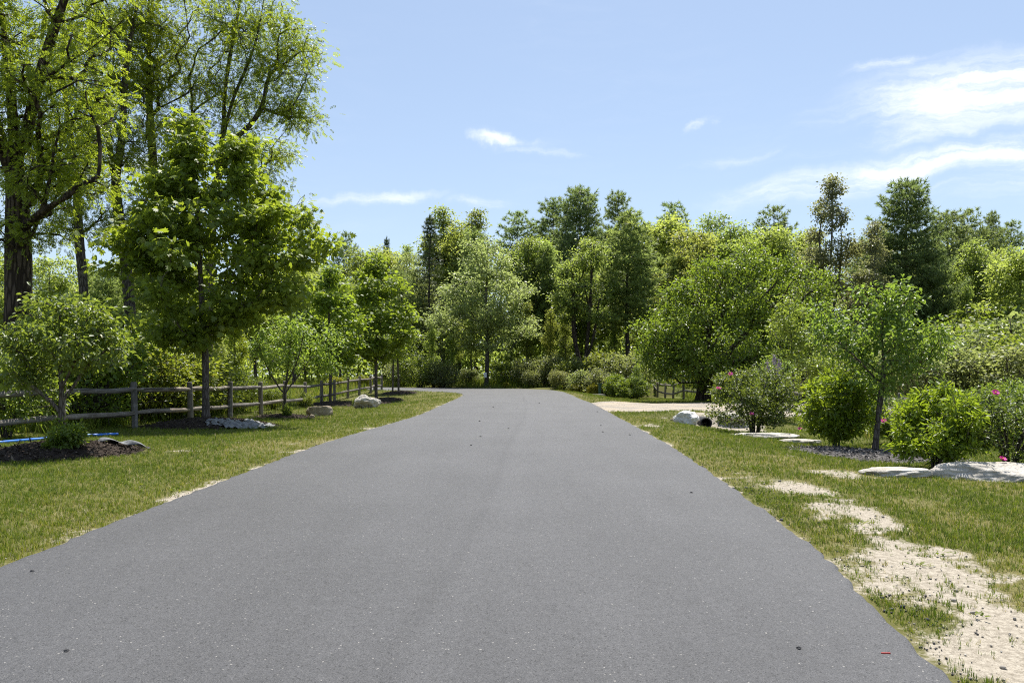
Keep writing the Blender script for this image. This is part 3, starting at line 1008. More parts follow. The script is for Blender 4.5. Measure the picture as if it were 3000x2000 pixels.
# ------------------------------------------------------------------ hero trees on the left
def px_pts(pts, d, o, dy=None):
    """photo pixels of a stem at distance d -> points relative to the tree's base"""
    out = []
    for i, (px, py) in enumerate(pts):
        dd = d + (dy[i] if dy else 0)
        out.append((gx(px, dd) - o.x, dd - o.y, zpix(py, dd) - o.z))
    return np.array(out)


def px_ells(ells, d, o):
    out = []
    for px, py, rx, rz, n, dd, ry in ells:
        D_ = d + dd
        out.append((gx(px, D_) - o.x, D_ - o.y, zpix(py, D_) - o.z, rx / F * D_, ry, rz / F * D_, n))
    return out


LOCUST_TPL = [tpl_frond(np.random.RandomState(k)) for k in range(5)]
MAPLE_TPL = [tpl_maple()]
OVAL_TPL = [tpl_oval(.5), tpl_oval(.42, .1, .2), tpl_oval(.55, .18, .05)]
QUICK_TPL = [tpl_quick(.6), tpl_quick(.5, .22), tpl_quick(.7, .05)]


def locust(seed, d, stems, ells, r, label, per=9, tip=.012, lsz=.25):
    rng = np.random.RandomState(seed)
    x = gx(stems[0][1][0][0], d)
    o = Vector((x, d, G(x, d)))
    t = empty('locust_tree', o, label, 'tree', 'tall locust trees behind the left fence')
    st = []
    for pidx, pts, *dy in stems:
        st.append((pidx, px_pts(pts, d, o, dy[0] if dy else None)))
    st[0][1][0][2] = -0.15
    at_ = ellipsoid_pts(rng, [(*e[:6], int(e[6] * 1.25)) for e in px_ells(ells, d, o)], surf=.35)
    sk = grow(rng, st, at_, first=2.5, step=.45, path_w=.25, below=1.2, bend=.3, jit=.09)
    plant_parts(t, sk, r, tip, M['bark_dark'] if r > .25 else M['bark_grey'], LOCUST_TPL, M['locust'], lsz, int(per * 1.5), .34, rng, flat=.5, back=2, up=.5, droop=.35, flare=.6, power=.5)
    return t


locust(11, 24.5,
       [(-1, [(40, 1190), (52, 980), (56, 760), (47, 490), (30, 245), (16, 120), (0, 0), (-40, -320)], [0, 0, 0, 0, .2, .4, .8, 2]),
        (0, [(62, 470), (92, 330), (123, 197), (185, 12), (270, -250)], [0, -.2, -.4, -.8, -1.2]),
        (0, [(50, 560), (5, 420), (-40, 250), (-90, -50)], [0, -.4, -.9, -1.2]),
        (1, [(110, 250), (190, 190), (270, 140), (360, 60)], [-.3, -.8, -1.4, -2]),
        (0, [(56, 680), (140, 610), (230, 560)], [0, -.8, -1.6])],
       [(110, 60, 260, 170, 130, 0, 2.6), (170, 300, 220, 140, 100, -.6, 2.2), (60, 480, 200, 120, 60, 0, 2.3), (190, 520, 150, 90, 40, -.6, 1.4),
        (-60, 150, 220, 260, 60, 0, 2.5), (100, 690, 170, 70, 26, 0, 1.7), (260, -180, 260, 160, 40, -1, 2.2)],
       .36, 'massive dark ridged trunk locust at the left edge behind the small apple tree', per=10)
locust(12, 31,
       [(-1, [(262, 1160), (246, 860), (232, 700), (226, 570), (205, 380), (185, 200), (190, 20), (215, -200)], [0, 0, 0, 0, .3, .5, .8, 1]),
        (0, [(228, 600), (250, 480), (265, 380), (290, 260)], [0, .3, .5, .7])],
       [(190, 420, 160, 150, 80, 0, 2.0), (230, 200, 150, 160, 70, .5, 2.0), (280, 600, 120, 80, 40, 0, 1.5), (190, 640, 110, 60, 22, 0, 1.3), (215, -100, 170, 150, 30, .8, 2)],
       .17, 'slim grey locust second from the left edge with a bare lower trunk', per=9)
locust(13, 32.5,
       [(-1, [(392, 1150), (385, 960), (370, 780), (345, 600), (330, 480), (308, 370), (276, 200), (262, 40), (270, -160)], [0, 0, 0, 0, .2, .4, .6, .8, 1]),
        (0, [(338, 540), (358, 400), (362, 320), (372, 170), (400, 20), (420, -150)], [0, -.3, -.5, -.8, -1, -1.2]),
        (0, [(360, 700), (400, 620), (440, 560)], [0, -.4, -.8])],
       [(330, 170, 170, 180, 130, .2, 2.2), (380, 20, 170, 120, 80, -.6, 2), (300, 420, 120, 90, 46, .2, 1.6), (420, 430, 110, 90, 46, -.6, 1.5), (390, 640, 130, 70, 34, -.3, 1.5), (330, -120, 200, 110, 26, 0, 2)],
       .21, 'forked locust with twin leaning stems left of the big maple', per=9)
locust(14, 34,
       [(-1, [(512, 1140), (500, 960), (470, 760), (455, 560), (444, 400), (436, 260), (438, 120), (450, -20), (470, -180)], [0, 0, 0, 0, 0, 0, .2, .4, .6]),
        (0, [(458, 600), (500, 500), (540, 420), (565, 330)], [0, .2, .4, .6]),
        (0, [(440, 330), (520, 290), (600, 250), (690, 240)], [0, -.5, -1, -1.5]),
        (0, [(436, 240), (400, 140), (370, 40)], [0, .5, 1])],
       [(450, 170, 130, 150, 110, 0, 2.0), (540, 60, 140, 140, 90, 0, 2.1), (560, 280, 120, 90, 46, 0, 1.7), (450, 420, 110, 80, 34, 0, 1.5), (480, -120, 180, 100, 26, .4, 2), (500, 560, 110, 70, 30, 0, 1.4)],
       .20, 'straight dark locust rising directly above the left half of the big maple', per=9)
locust(15, 34.5,
       [(-1, [(606, 1150), (612, 900), (622, 650), (640, 500), (654, 380), (660, 260), (690, 74), (715, -60), (730, -200)], [0, 0, 0, 0, 0, 0, 0, .2, .4]),
        (0, [(648, 430), (680, 300), (715, 214), (748, 127), (770, 20), (790, -100)], [0, -.3, -.6, -.9, -1, -1]),
        (0, [(636, 540), (675, 425), (728, 372), (768, 312), (788, 221), (830, 190), (869, 160)], [0, -.2, -.4, -.6, -.8, -1, -1.2]),
        (2, [(768, 315), (830, 340), (890, 345)], [-.6, -.4, -.2]),
        (0, [(625, 620), (700, 540), (780, 480), (840, 430)], [0, .4, .8, 1.2]),
        (0, [(658, 280), (610, 200), (570, 120)], [0, .6, 1.2])],
       [(690, 60, 120, 120, 75, 0, 1.9), (800, 100, 110, 130, 80, -.9, 1.7), (860, 170, 75, 100, 56, -1, 1.2), (870, 330, 70, 55, 36, -.3, 1.0), (800, 300, 90, 60, 38, -.6, 1.3),
        (700, 250, 110, 90, 50, 0, 1.6), (650, 400, 130, 80, 50, 0, 1.6), (820, 450, 70, 50, 26, 1, 1), (790, 560, 100, 80, 44, .6, 1.4), (850, 650, 90, 60, 30, .6, 1.2), (740, -110, 180, 90, 24, 0, 2), (720, 440, 90, 60, 26, 0, 1.2)],
       .19, 'airy spreading locust whose crown ends against open sky right of the maple', per=9)


def hero(name, seed, px, d, label, cat, group, stems, ells, r, bark_m, tpls, leaf_m, lsize, per, spread, first, dz=0.0, surf=.55, tip=.006, step=.3, **kw):
    rng = np.random.RandomState(seed)
    o = at(px, d, dz)
    t = empty(name, o, label, cat, group)
    st = [(p, px_pts(pts, d, o, *(dy[:1]))) for p, pts, *dy in stems]
    for s in st:
        if s[0] < 0:
            s[1][0][2] = -.1
    sk = grow(rng, st, ellipsoid_pts(rng, px_ells(ells, d, o), surf), first=first, step=step, path_w=.3, below=1.4, bend=.3, jit=.05)
    plant_parts(t, sk, r, tip, bark_m, tpls, leaf_m, lsize, per, spread, rng, **kw)
    return t


MAPLE1 = hero('maple_tree', 21, 603, 22.6, 'large full maple on the mulch mound before the left fence, nearest of the maples', 'tree', 'maples along the left fence',
     [(-1, [(603, 1240), (602, 1050), (592, 900), (585, 750), (578, 600), (560, 450), (548, 365)])],
     [(545, 372, 36, 40, 16, 0, .35), (552, 440, 60, 50, 26, 0, .6), (700, 430, 85, 42, 26, 0, .7), (600, 530, 150, 70, 80, 0, 1.4), (500, 560, 90, 60, 36, 0, .9), (740, 540, 80, 60, 36, .2, 1.0), (640, 650, 220, 80, 100, 0, 1.9), (460, 660, 120, 60, 44, 0, 1.1), (820, 650, 130, 55, 50, 0, 1.2),
      (640, 770, 250, 85, 120, 0, 2.3), (870, 740, 110, 60, 48, 0, 1.2), (360, 700, 90, 45, 30, 0, .9), (420, 770, 120, 50, 40, 0, 1.2), (600, 880, 200, 75, 90, 0, 2.0), (820, 860, 100, 50, 34, 0, 1.1), (560, 970, 140, 50, 44, 0, 1.4), (700, 950, 90, 45, 24, 0, 1.0)],
     .095, M['bark_smooth'], MAPLE_TPL, M['maple'], .165, 20, .20, 2.1, dz=.18, flat=.55, up=.5, droop=.55)


def proto_tree(seed, H, trunk_r, ells, first, bark_m, tpls, leaf_m, lsize, per, spread, stems=None, path_w=.3, below=1.4, surf=.5, tip=.012, step=.5, lean=.03, **kw):
    """a tree of height H built at the origin; returns its (hidden-from-nothing) parts as mesh data for placing"""
    rng = np.random.RandomState(seed)
    if stems is None:
        k = 6
        zz = np.linspace(-.25, H * .93, k)
        xy = np.cumsum(rng.normal(0, lean * H / k, (k, 2)), 0)
        xy -= xy[0]
        stems = [(-1, np.column_stack([xy, zz]))]
    at_ = ellipsoid_pts(rng, ells, surf)
    sk = grow(rng, stems, at_, first=first, step=step, path_w=path_w, below=below, bend=.3, jit=.08)
    P, par, D, tips, ns = sk
    r = radii(P, par, tips, trunk_r, tip)
    V, Fq, VB, FB = tubes(P, par, r, .4, rmin=kw.pop('rmin', 0), split=True)
    mt = mesh_np('trunk', V, Fq, bark_m, smooth=True)
    mb = mesh_np('branches', VB, FB, bark_m, smooth=True)
    flat, up, droop, back = kw.get('flat', .6), kw.get('up', .55), kw.get('droop', .25), kw.get('back', 2)
    pos, tang, nrm, tone = leaves_at(rng, P, par, D, tips, per, spread, flat, back, up=up, droop=droop)
    V, Fc, A = scatter(tpls, pos, tang, nrm, lsize * rng.uniform(.7, 1.2, len(pos)), tone, rng)
    mc = mesh_np('crown', V, Fc, leaf_m, {'v': A})
    return {'H': float(V[:, 2].max()), 'trunk': mt, 'crown': mc, 'branches': mb}


def place(proto, name, px, topy, d, label, cat='tree', group=None, rot=None, w=1.0, leaf=None, sink=0.0, H=None, tname='trunk', cname='crown', x=None):
    x = gx(px, d) if x is None else x
    z = G(x, d) - sink
    if H is None:
        H = zpix(topy, d) - z
    s = H / proto['H']
    t = empty(name, (x, d, z), label, cat, group, rz=random.uniform(0, 6.28) if rot is None else rot)
    t.scale = (s * w, s * w, s)
    a = obj(tname, proto['trunk'], t)
    c = obj(cname, proto['crown'], t)
    if 'branches' in proto:
        obj('branches', proto['branches'], t)
    c['kind'] = 'stuff'
    if leaf is not None:
        c.material_slots[0].link = 'OBJECT'
        c.material_slots[0].material = leaf
    return t


random.seed(77)
P_MAPLE = proto_tree(31, 8.0, .075, [(0, 0, 7.3, .5, .5, .7, 26), (0, 0, 6.2, 1.2, 1.2, .9, 80), (0, 0, 4.8, 1.75, 1.75, 1.0, 130), (0, 0, 3.6, 1.9, 1.9, .9, 130), (.2, 0, 2.7, 1.5, 1.5, .5, 60)],
                     1.9, M['bark_smooth'], MAPLE_TPL, M['maple'], .17, 18, .20, tip=.006, step=.3, surf=.6, flat=.55, up=.5, droop=.5)
P_YOUNG = proto_tree(32, 5.0, .045, [(0, 0, 4.4, .5, .5, .5, 24), (0, 0, 3.4, .95, .95, .8, 60), (.1, 0, 2.5, 1.0, 1.0, .5, 40)],
                     1.5, M['bark_smooth'], OVAL_TPL, M['apple'], .13, 18, .17, tip=.005, step=.25)
place(P_MAPLE, 'maple_tree', 967, 770, 42, 'middle maple with a thin straight trunk between block boulder and fence', group='maples along the left fence', rot=1.0, w=1.12)
place(P_MAPLE, 'maple_tree', 1102, 738, 46.5, 'dense dark maple behind the round boulder at the fence end', group='maples along the left fence', rot=3.4, w=1.12)
place(P_YOUNG, 'young_tree', 1150, 925, 53.4, 'slender young tree, left of the pair on the far mulch mound', group='young trees by the road bend', rot=.4, w=1.25)
place(P_YOUNG, 'young_tree', 1168, 905, 54.0, 'slender young tree, right of the pair on the far mulch mound', group='young trees by the road bend', rot=2.4, w=1.35)

hero('apple_tree', 41, 183, 14.0, 'small spreading apple tree in the front left mulch bed, blue pipe behind it', 'tree', 'small fruit trees',
     [(-1, [(183, 1320), (181, 1200), (178, 1080), (176, 960), (172, 880)]),
      (0, [(182, 1200), (130, 1160), (60, 1100)], [0, -.1, -.2]), (0, [(181, 1180), (235, 1100), (265, 1020)], [0, .1, .1]),
      (0, [(180, 1130), (210, 1080), (230, 1000)], [0, -.2, -.3]), (0, [(180, 1100), (140, 1000), (100, 930)], [0, .2, .3])],
     [(150, 930, 120, 70, 60, 0, .7), (170, 1010, 190, 80, 110, 0, 1.0), (60, 1040, 110, 70, 50, 0, .7), (290, 1010, 90, 70, 44, 0, .6), (250, 920, 80, 50, 26, 0, .5), (130, 870, 60, 30, 12, 0, .4), (60, 1100, 60, 35, 12, -.2, .3), (130, 1120, 60, 30, 8, .2, .3)],
     .055, M['bark_smooth'], OVAL_TPL, M['apple'], .098, 16, .10, .35, dz=.16, tip=.004, step=.2, up=.45, droop=.3)
hero('apple_tree', 42, 833, 27.2, 'small apple tree in the little mulch ring between two fence posts', 'tree', 'small fruit trees',
     [(-1, [(833, 1215), (836, 1140), (846, 1060), (852, 980), (850, 920)]), (0, [(834, 1160), (790, 1090), (760, 1020)], [0, -.2, -.3]),
      (0, [(834, 1150), (890, 1080), (930, 1010)], [0, .1, .1]), (0, [(836, 1130), (870, 1060), (890, 980)], [0, -.4, -.6])],
     [(850, 960, 90, 60, 50, 0, .9), (830, 1030, 120, 60, 80, 0, 1.2), (920, 1010, 90, 70, 50, 0, .9), (760, 1000, 60, 50, 30, 0, .7), (820, 920, 50, 30, 14, 0, .5), (960, 1070, 50, 40, 18, 0, .5)],
     .05, M['bark_smooth'], OVAL_TPL, M['crab'], .115, 16, .14, .9, dz=.1, tip=.005, step=.25)
hero('crab_apple_tree', 43, 2565, 16.6, 'young crab apple with a leaning trunk between the two yellow-green shrubs', 'tree', None,
     [(-1, [(2563, 1308), (2572, 1230), (2582, 1150), (2590, 1060), (2582, 970), (2600, 890), (2640, 830)]),
      (0, [(2584, 1130), (2520, 1060), (2460, 1000)], [0, -.2, -.4]), (0, [(2588, 1080), (2660, 1020), (2720, 990)], [0, .2, .4]),
      (0, [(2586, 1010), (2540, 930), (2520, 860)], [0, .2, .3]), (0, [(2590, 1050), (2700, 1060), (2775, 1010)], [0, -.2, -.3])],
     [(2655, 835, 30, 28, 9, 0, .25), (2530, 850, 35, 30, 9, 0, .3), (2620, 900, 80, 50, 36, 0, .6), (2560, 960, 150, 70, 90, 0, 1.0), (2650, 980, 110, 70, 60, 0, .9), (2580, 1050, 140, 60, 80, 0, 1.0), (2450, 980, 60, 50, 22, 0, .5), (2560, 1120, 110, 40, 36, 0, .8), (2740, 1030, 50, 30, 12, 0, .4), (2410, 900, 30, 20, 5, 0, .3), (2790, 1005, 20, 14, 4, -.2, .2)],
     .055, M['bark_smooth'], OVAL_TPL, M['crab'], .098, 17, .10, .75, dz=.06, tip=.004, step=.2, up=.45)
hero('broad_cherry_tree', 44, 2085, 47.5, 'huge dome-shaped bright green tree sweeping low over the right fence', 'tree', None,
     [(-1, [(2050, 1176), (2060, 1090), (2080, 960), (2110, 840), (2150, 750)]), (-1, [(2066, 1176), (2085, 1100), (2180, 980), (2280, 880)], [0, 0, -.4, -.6]),
      (0, [(2055, 1110), (2000, 1040), (1930, 990)], [0, -.4, -.6]), (0, [(2080, 960), (2020, 880), (1990, 820)], [0, .3, .6]), (1, [(2110, 1070), (2250, 1040), (2370, 1000)], [-.2, -.8, -1.2])],
     [(2150, 765, 130, 50, 60, 0, 2.0), (2190, 830, 210, 80, 170, 0, 3.2), (2090, 890, 160, 90, 110, -.6, 3.0), (2310, 880, 140, 90, 100, -.4, 2.6), (2140, 1000, 230, 90, 190, -.8, 3.8), (1970, 960, 100, 70, 80, -.6, 2.2), (1930, 1040, 80, 60, 60, -.4, 1.8), (2370, 980, 120, 90, 100, -1.0, 2.4), (2150, 1070, 210, 45, 110, -1.2, 3.4), (2310, 1060, 150, 65, 100, -1.4, 2.6), (2010, 1080, 120, 40, 60, -1.0, 2.4)],
     .22, M['bark_dark'], QUICK_TPL, M['bigbush'], .18, 32, .30, .9, surf=.72, tip=.012, step=.5, up=.5, flat=.7)
hero('small_cherry_tree', 45, 2330, 33.5, 'lighter green bushy sapling standing before the huge dome-shaped tree', 'tree', None,
     [(-1, [(2330, 1215), (2325, 1120), (2318, 1000), (2312, 920)]), (0, [(2326, 1150), (2380, 1080), (2420, 1010)], [0, .1, .2]), (0, [(2322, 1080), (2280, 1000), (2260, 940)], [0, .2, .3])],
     [(2315, 930, 55, 50, 32, 0, .8), (2310, 1000, 75, 60, 60, 0, 1.0), (2340, 1080, 100, 60, 80, 0, 1.3), (2400, 1040, 60, 60, 36, 0, .8), (2300, 880, 25, 24, 8, 0, .3)],
     .05, M['bark_smooth'], QUICK_TPL, M['crab'], .125, 24, .16, .3, tip=.006, step=.3)

# ------------------------------------------------------------------ shrubs
def shrub_proto(seed, H, R, n, per, tpls, leaf_m, lsize, spread, nst=7, squash=.75, up=.45, arch=1.0, bark_m=None, low=.12, flat=.7, taper=1.0):
    rng = np.random.RandomState(seed)
    stems = []
    for k in range(nst):
        a = k / nst * 6.283 + rng.uniform(-.3, .3)
        q = rng.uniform(.35, .8) * R * .8
        b = np.array([math.cos(a), math.sin(a), 0])
        h = H * rng.uniform(.55, .85)
        stems.append((-1, np.array([b * .06 * R, b * q * .35 * arch + np.array([0, 0, h * .45]), b * q + np.array([0, 0, h])]) + np.array([0, 0, -.04])))
    ells = [(0, 0, H * .55, R * taper, R * taper, H * .45, int(n * .55)), (0, 0, H * .35, R, R, H * .3, int(n * .25))]
    for k in range(5):
        a = rng.uniform(0, 6.283)
        ells.append((math.cos(a) * R * .5, math.sin(a) * R * .5, H * rng.uniform(.6, .8), R * .45, R * .45, H * .22, int(n * .08)))
    at_ = ellipsoid_pts(rng, ells, .6)
    at_ = at_[at_[:, 2] > H * low]
    sk = grow(rng, stems, at_, first=H * .08, step=H * .09, path_w=.3, below=1.2, bend=.3, jit=.03)
    P, par, D, tips, ns = sk
    r = radii(P, par, tips, .018 * H, .003 * max(1, H * .7), .4)
    V, Fq = tubes(P, par, r)
    mt = mesh_np('stems', V, Fq, bark_m or M['bark_grey'], smooth=True)
    pos, tang, nrm, tone = leaves_at(rng, P, par, D, tips, per, spread, flat, 2, up=up, droop=.1)
    V, Fc, A = scatter(tpls, pos, tang, nrm, lsize * rng.uniform(.7, 1.2, len(pos)), tone, rng)
    return {'H': float(np.percentile(V[:, 2], 99.5)), 'R': R, 'trunk': mt, 'crown': mesh_np('foliage', V, Fc, leaf_m, {'v': A}), 'tips': P[tips]}


LONG_TPL = [tpl_oval(.30, .06, .12), tpl_oval(.34, .1, .05)]
S_ROSE = shrub_proto(51, 1.75, 1.0, 330, 26, OVAL_TPL, M['rose'], .062, .075, nst=9, low=.16)
S_ROSE2 = shrub_proto(52, 1.6, 1.05, 300, 26, OVAL_TPL, M['rose'], .06, .075, nst=9, low=.08)
S_FORS = shrub_proto(53, 1.55, .85, 300, 20, LONG_TPL, M['forsythia'], .115, .06, nst=10, up=.3, low=.05, arch=.7)
S_FORS2 = shrub_proto(54, 1.45, .80, 280, 20, LONG_TPL, M['forsythia'], .105, .06, nst=10, up=.3, low=.04, arch=.7)
S_BRUSH = [shrub_proto(60 + k, 2.4, 1.5, 260, 17, OVAL_TPL if k < 2 else QUICK_TPL, M['brush'], .12, .15, nst=8, low=.03) for k in range(3)]
S_GREY = [shrub_proto(70 + k, 2.4, 1.4, 260, 16, QUICK_TPL, M['greybrush'], .13, .17, nst=9, low=.03) for k in range(2)]
S_SMALL = shrub_proto(76, .6, .34, 90, 18, OVAL_TPL, M['brush'], .075, .05, nst=8, low=.03)
S_LILAC = shrub_proto(75, 2.6, .9, 180, 20, OVAL_TPL, M['rose'], .085, .1, nst=6, low=.05)


def bush(proto, name, px, topy, d, label, w=1.0, group=None, leaf=None, rot=None, cat='shrub', H=None, x=None):
    return place(proto, name, px, topy, d, label, cat, group, rot, w, leaf, .02, H, 'stems', 'foliage', x)


def bloom_mesh(rng, r=.045):
    V, Fc, A = [], [], []
    for ring, (k, tilt, rr) in enumerate([(6, .25, 1.0), (5, .7, .75)]):
        for j in range(k):
            a = j / k * 6.283 + ring * .5 + rng.uniform(-.15, .15)
            d = np.array([math.cos(a), math.sin(a), 0]); s = np.array([-math.sin(a), math.cos(a), 0])
            up = np.array([0, 0, 1.0])
            i = len(V)
            V += [d * .05 * r, (d * .55 + s * .42 + up * tilt * .45) * r * rr, (d * 1.05 + s * .22 + up * tilt) * r * rr, (d * 1.05 - s * .22 + up * tilt) * r * rr, (d * .55 - s * .42 + up * tilt * .45) * r * rr]
            Fc += [(i, i + 1, i + 2), (i, i + 2, i + 3), (i, i + 3, i + 4)]
            A += [rng.uniform(0, 1)] * 5
    return mesh_np('blossom', np.array(V), np.array(Fc), M['petal'], {'v': A})


def stamen_mesh():
    bm = bmesh.new()
    bmesh.ops.create_icosphere(bm, subdivisions=2, radius=.011)
    for v in bm.verts:
        v.co.z = v.co.z * .7 + .012
    return bm_mesh('stamens', bm, M['stamen'], True)


STAMEN = stamen_mesh()
BLOOM = [bloom_mesh(np.random.RandomState(k)) for k in range(3)]


def blooms(shrub, spots):
    """spots: (px, py, d) of the open flowers seen in the photograph"""
    for k, (px, py, d) in enumerate(spots):
        w = Vector((gx(px, d), d, zpix(py, d)))
        l = shrub.matrix_basis.inverted() @ w
        b = obj('blossom', BLOOM[k % 3], shrub)
        b.location = l
        b.rotation_euler = (random.uniform(.5, 1.1), random.uniform(-.4, .4), -shrub.rotation_euler.z + random.uniform(-.4, .4))
        f = random.uniform(1.1, 1.5) / shrub.scale[0]
        b.scale = (f, f, f)
        obj('stamens', STAMEN, b)


bpy.context.view_layer.update()
r1 = bush(S_ROSE, 'rose_bush', 2210, 1078, 21.5, 'tall open rugosa rose bush beside the culvert with magenta blooms', w=1.15, group='rose bushes', rot=1.2)
blooms(r1, [(2140, 1095, 21.0), (2202, 1212, 20.35), (2105, 1137, 20.9), (2343, 1256, 21.3)])
r2 = bush(S_ROSE2, 'rose_bush', 2960, 1140, 12.9, 'rugosa rose bush cut by the right edge with bright magenta blooms', w=1.05, group='rose bushes', rot=.5)
blooms(r2, [(2916, 1150, 12.0), (2938, 1344, 11.85), (2858, 1366, 12.05)])
r3 = bush(S_ROSE, 'rose_bush', 2620, 1165, 18.6, 'low rose bush in shade behind the leaning crab apple trunk', w=1.1, group='rose bushes', rot=4.0)
blooms(r3, [(2588, 1232, 17.6), (2686, 1187, 17.6)])
bush(S_FORS, 'forsythia_bush', 2450, 1092, 17.4, 'yellow-green forsythia bush left of the crab apple trunk', w=.98, group='yellow-green forsythias', rot=2.0)
bush(S_FORS2, 'forsythia_bush', 2742, 1128, 12.7, 'yellow-green forsythia bush behind the flat pale boulders', w=1.0, group='yellow-green forsythias', rot=.3)
bush(S_BRUSH[0], 'leafy_bush', 2975, 1110, 17.5, 'loose green bush behind the right edge rose and fence', w=.8, rot=2.0)
lil = bush(S_LILAC, 'lilac_bush', 2262, 1045, 27.5, 'upright lilac with faded mauve flower spikes behind the tall rose bush', rot=.7)


def lilac_spike(rng):
    n = 90
    z = rng.uniform(0, 1, n)
    a = rng.uniform(0, 6.28, n)
    rad = .055 * (1 - z * .8) * rng.uniform(.6, 1.1, n)
    pos = np.stack([np.cos(a) * rad, np.sin(a) * rad, z * .24], 1)
    nr = norm(np.stack([np.cos(a), np.sin(a), z * .6], 1))
    V, Fc, A = scatter([tpl_quick(.9, .05)], pos, norm(rng.normal(size=(n, 3))), nr, np.full(n, .035), rng.uniform(0, 1, n), rng)
    return mesh_np('flower_spike', V, Fc, M['lilac'], {'v': A})


SPIKE = lilac_spike(np.random.RandomState(3))
for px, py in [(2268, 1068), (2283, 1082), (2250, 1090), (2276, 1105)]:
    b = obj('flower_spike', SPIKE, lil)
    b.location = lil.matrix_basis.inverted() @ Vector((gx(px, 26.7), 26.7, zpix(py, 26.7)))
    b.scale = (1.4 / lil.scale[0],) * 3
bush(S_SMALL, 'basal_shrub', 192, 1232, 13.75, 'dark leafy clump growing round the foot of the front apple tree', w=.95, leaf=M['bigbush'], rot=.8)
bush(S_SMALL, 'basal_shrub', 842, 1185, 27.0, 'small sprouts at the foot of the apple tree in the mulch ring', w=.6, leaf=M['brush'], rot=2.8)
bush(S_FORS2, 'low_shrub', 1047, 1163, 38.5, 'low yellow-green plant tucked behind the round boulder', w=1.0, leaf=M['brush'], rot=.8)
bush(S_FORS, 'round_bush', 1802, 1098, 56.5, 'dark upright bush touching the green post', w=1.0, group='bushes by the green post', leaf=M['bigbush'], rot=2.2)
bush(S_FORS2, 'round_bush', 1853, 1105, 54.5, 'wide rounded bush right of the green post', w=1.5, group='bushes by the green post', leaf=M['brush'], rot=1.1)
place(P_YOUNG, 'sapling', 1867, 1065, 54, 'pale stemmed sapling at the near end of the right fence', rot=1.9, w=.8)

ORD = ['first', 'second', 'third', 'fourth', 'fifth', 'sixth', 'seventh', 'eighth', 'ninth', 'tenth', 'eleventh', 'twelfth', 'thirteenth', 'fourteenth', 'fifteenth', 'sixteenth', 'seventeenth', 'eighteenth', 'nineteenth', 'twentieth']
def nth(px, row):
    return ORD[sorted(row).index(px)]


# thicket behind the left fence (photo pixel of the middle, top, distance)
LF = [(20, 1000, 17.6, 'dark shaded bush at the left edge under the locust trunk'), (120, 985, 21.5, 'leafy bush behind the front apple tree'),
      (255, 960, 22.0, 'bright bush behind the second fence post from the left'), (330, 985, 24.5, 'sunlit bush between the second and third fence posts'),
      (420, 1000, 24.6, 'wide leafy bush just left of the big maple trunk'), (505, 1015, 26.2, 'rounded bush seen left of the maple trunk over the top rail'),
      (300, 900, 27.5, 'tall brush in the shade of the locusts'), (560, 1040, 28.5, 'bush showing right behind the maple trunk'),
      (640, 1060, 30.6, 'low bush behind the rails right of the maple trunk'), (705, 1105, 32.5, 'small bush against the fence left of the second apple tree'),
      (800, 1135, 34.5, 'low green bush filling the rails behind the second apple tree'), (890, 1150, 37.5, 'last low bush against the left fence'),
      (420, 930, 30, 'tall thicket bush behind the maple'), (60, 900, 27, 'tall thicket bush by the massive trunk'), (180, 870, 30, 'high thicket bush below the slim locust')]
for i, (px, ty, d, lab) in enumerate(LF):
    bush(S_BRUSH[i % 3], 'thicket_bush', px, ty, d, lab, w=random.uniform(.85, 1.15), group='thicket behind the left fence')
for i in range(11):       # dark lower brush right along the fence line and deeper rows
    px = 20 + i * 58
    d = 20.5 + i * .95 + random.uniform(0, 1)
    bush(S_BRUSH[(i + 1) % 3], 'low_brush', px, 0, d, 'low brush growing behind the left fence rails, ' + ORD[i] + ' clump from the left', w=1.1, H=random.uniform(.7, 1.15), group='low brush along the left fence', x=min(gx(px, d), -10.6))

# ------------------------------------------------------------------ forest
def E(*a):
    return a


P_DEC = [
    proto_tree(81, 15, .17, [(0, 0, 13.2, 1.6, 1.6, 1.6, 60), (0, 0, 10.5, 2.8, 2.8, 2.6, 190), (.8, 0, 7.6, 3.2, 3.2, 1.8, 120), (-.6, .4, 5.4, 2.6, 2.6, 1.1, 50)], 3.8, M['bark_grey'], QUICK_TPL, M['forest'], .26, 26, .34, surf=.55, step=.7),
    proto_tree(82, 13, .16, [(0, 0, 11.4, 2.2, 2.2, 1.5, 80), (0, 0, 8.6, 3.6, 3.6, 2.2, 200), (-1, .5, 6.0, 3.4, 3.4, 1.4, 120), (1, -.4, 4.2, 2.4, 2.4, .8, 40)], 2.8, M['bark_grey'], QUICK_TPL, M['forest'], .26, 26, .36, surf=.6, step=.7),
    proto_tree(83, 16, .15, [(0, 0, 14.6, 1.0, 1.0, 1.3, 40), (.3, 0, 12, 1.9, 1.9, 1.6, 90), (-.4, 0, 9.2, 2.2, 2.2, 1.6, 100), (.5, 0, 6.4, 2.0, 2.0, 1.3, 60)], 4.0, M['bark_grey'], QUICK_TPL, M['forest'], .25, 24, .32, surf=.4, step=.7),
    proto_tree(84, 12, .13, [(-.8, 0, 10.6, 1.2, 1.2, 1.3, 60), (.9, .3, 9.6, 1.5, 1.5, 1.4, 70), (0, 0, 7.5, 2.8, 2.8, 1.7, 130), (-.8, 0, 5.2, 2.4, 2.4, 1.2, 70), (.9, 0, 3.6, 1.8, 1.8, .8, 40)], 2.2, M['bark_grey'], QUICK_TPL, M['forest'], .24, 26, .32, surf=.5, step=.6),
]
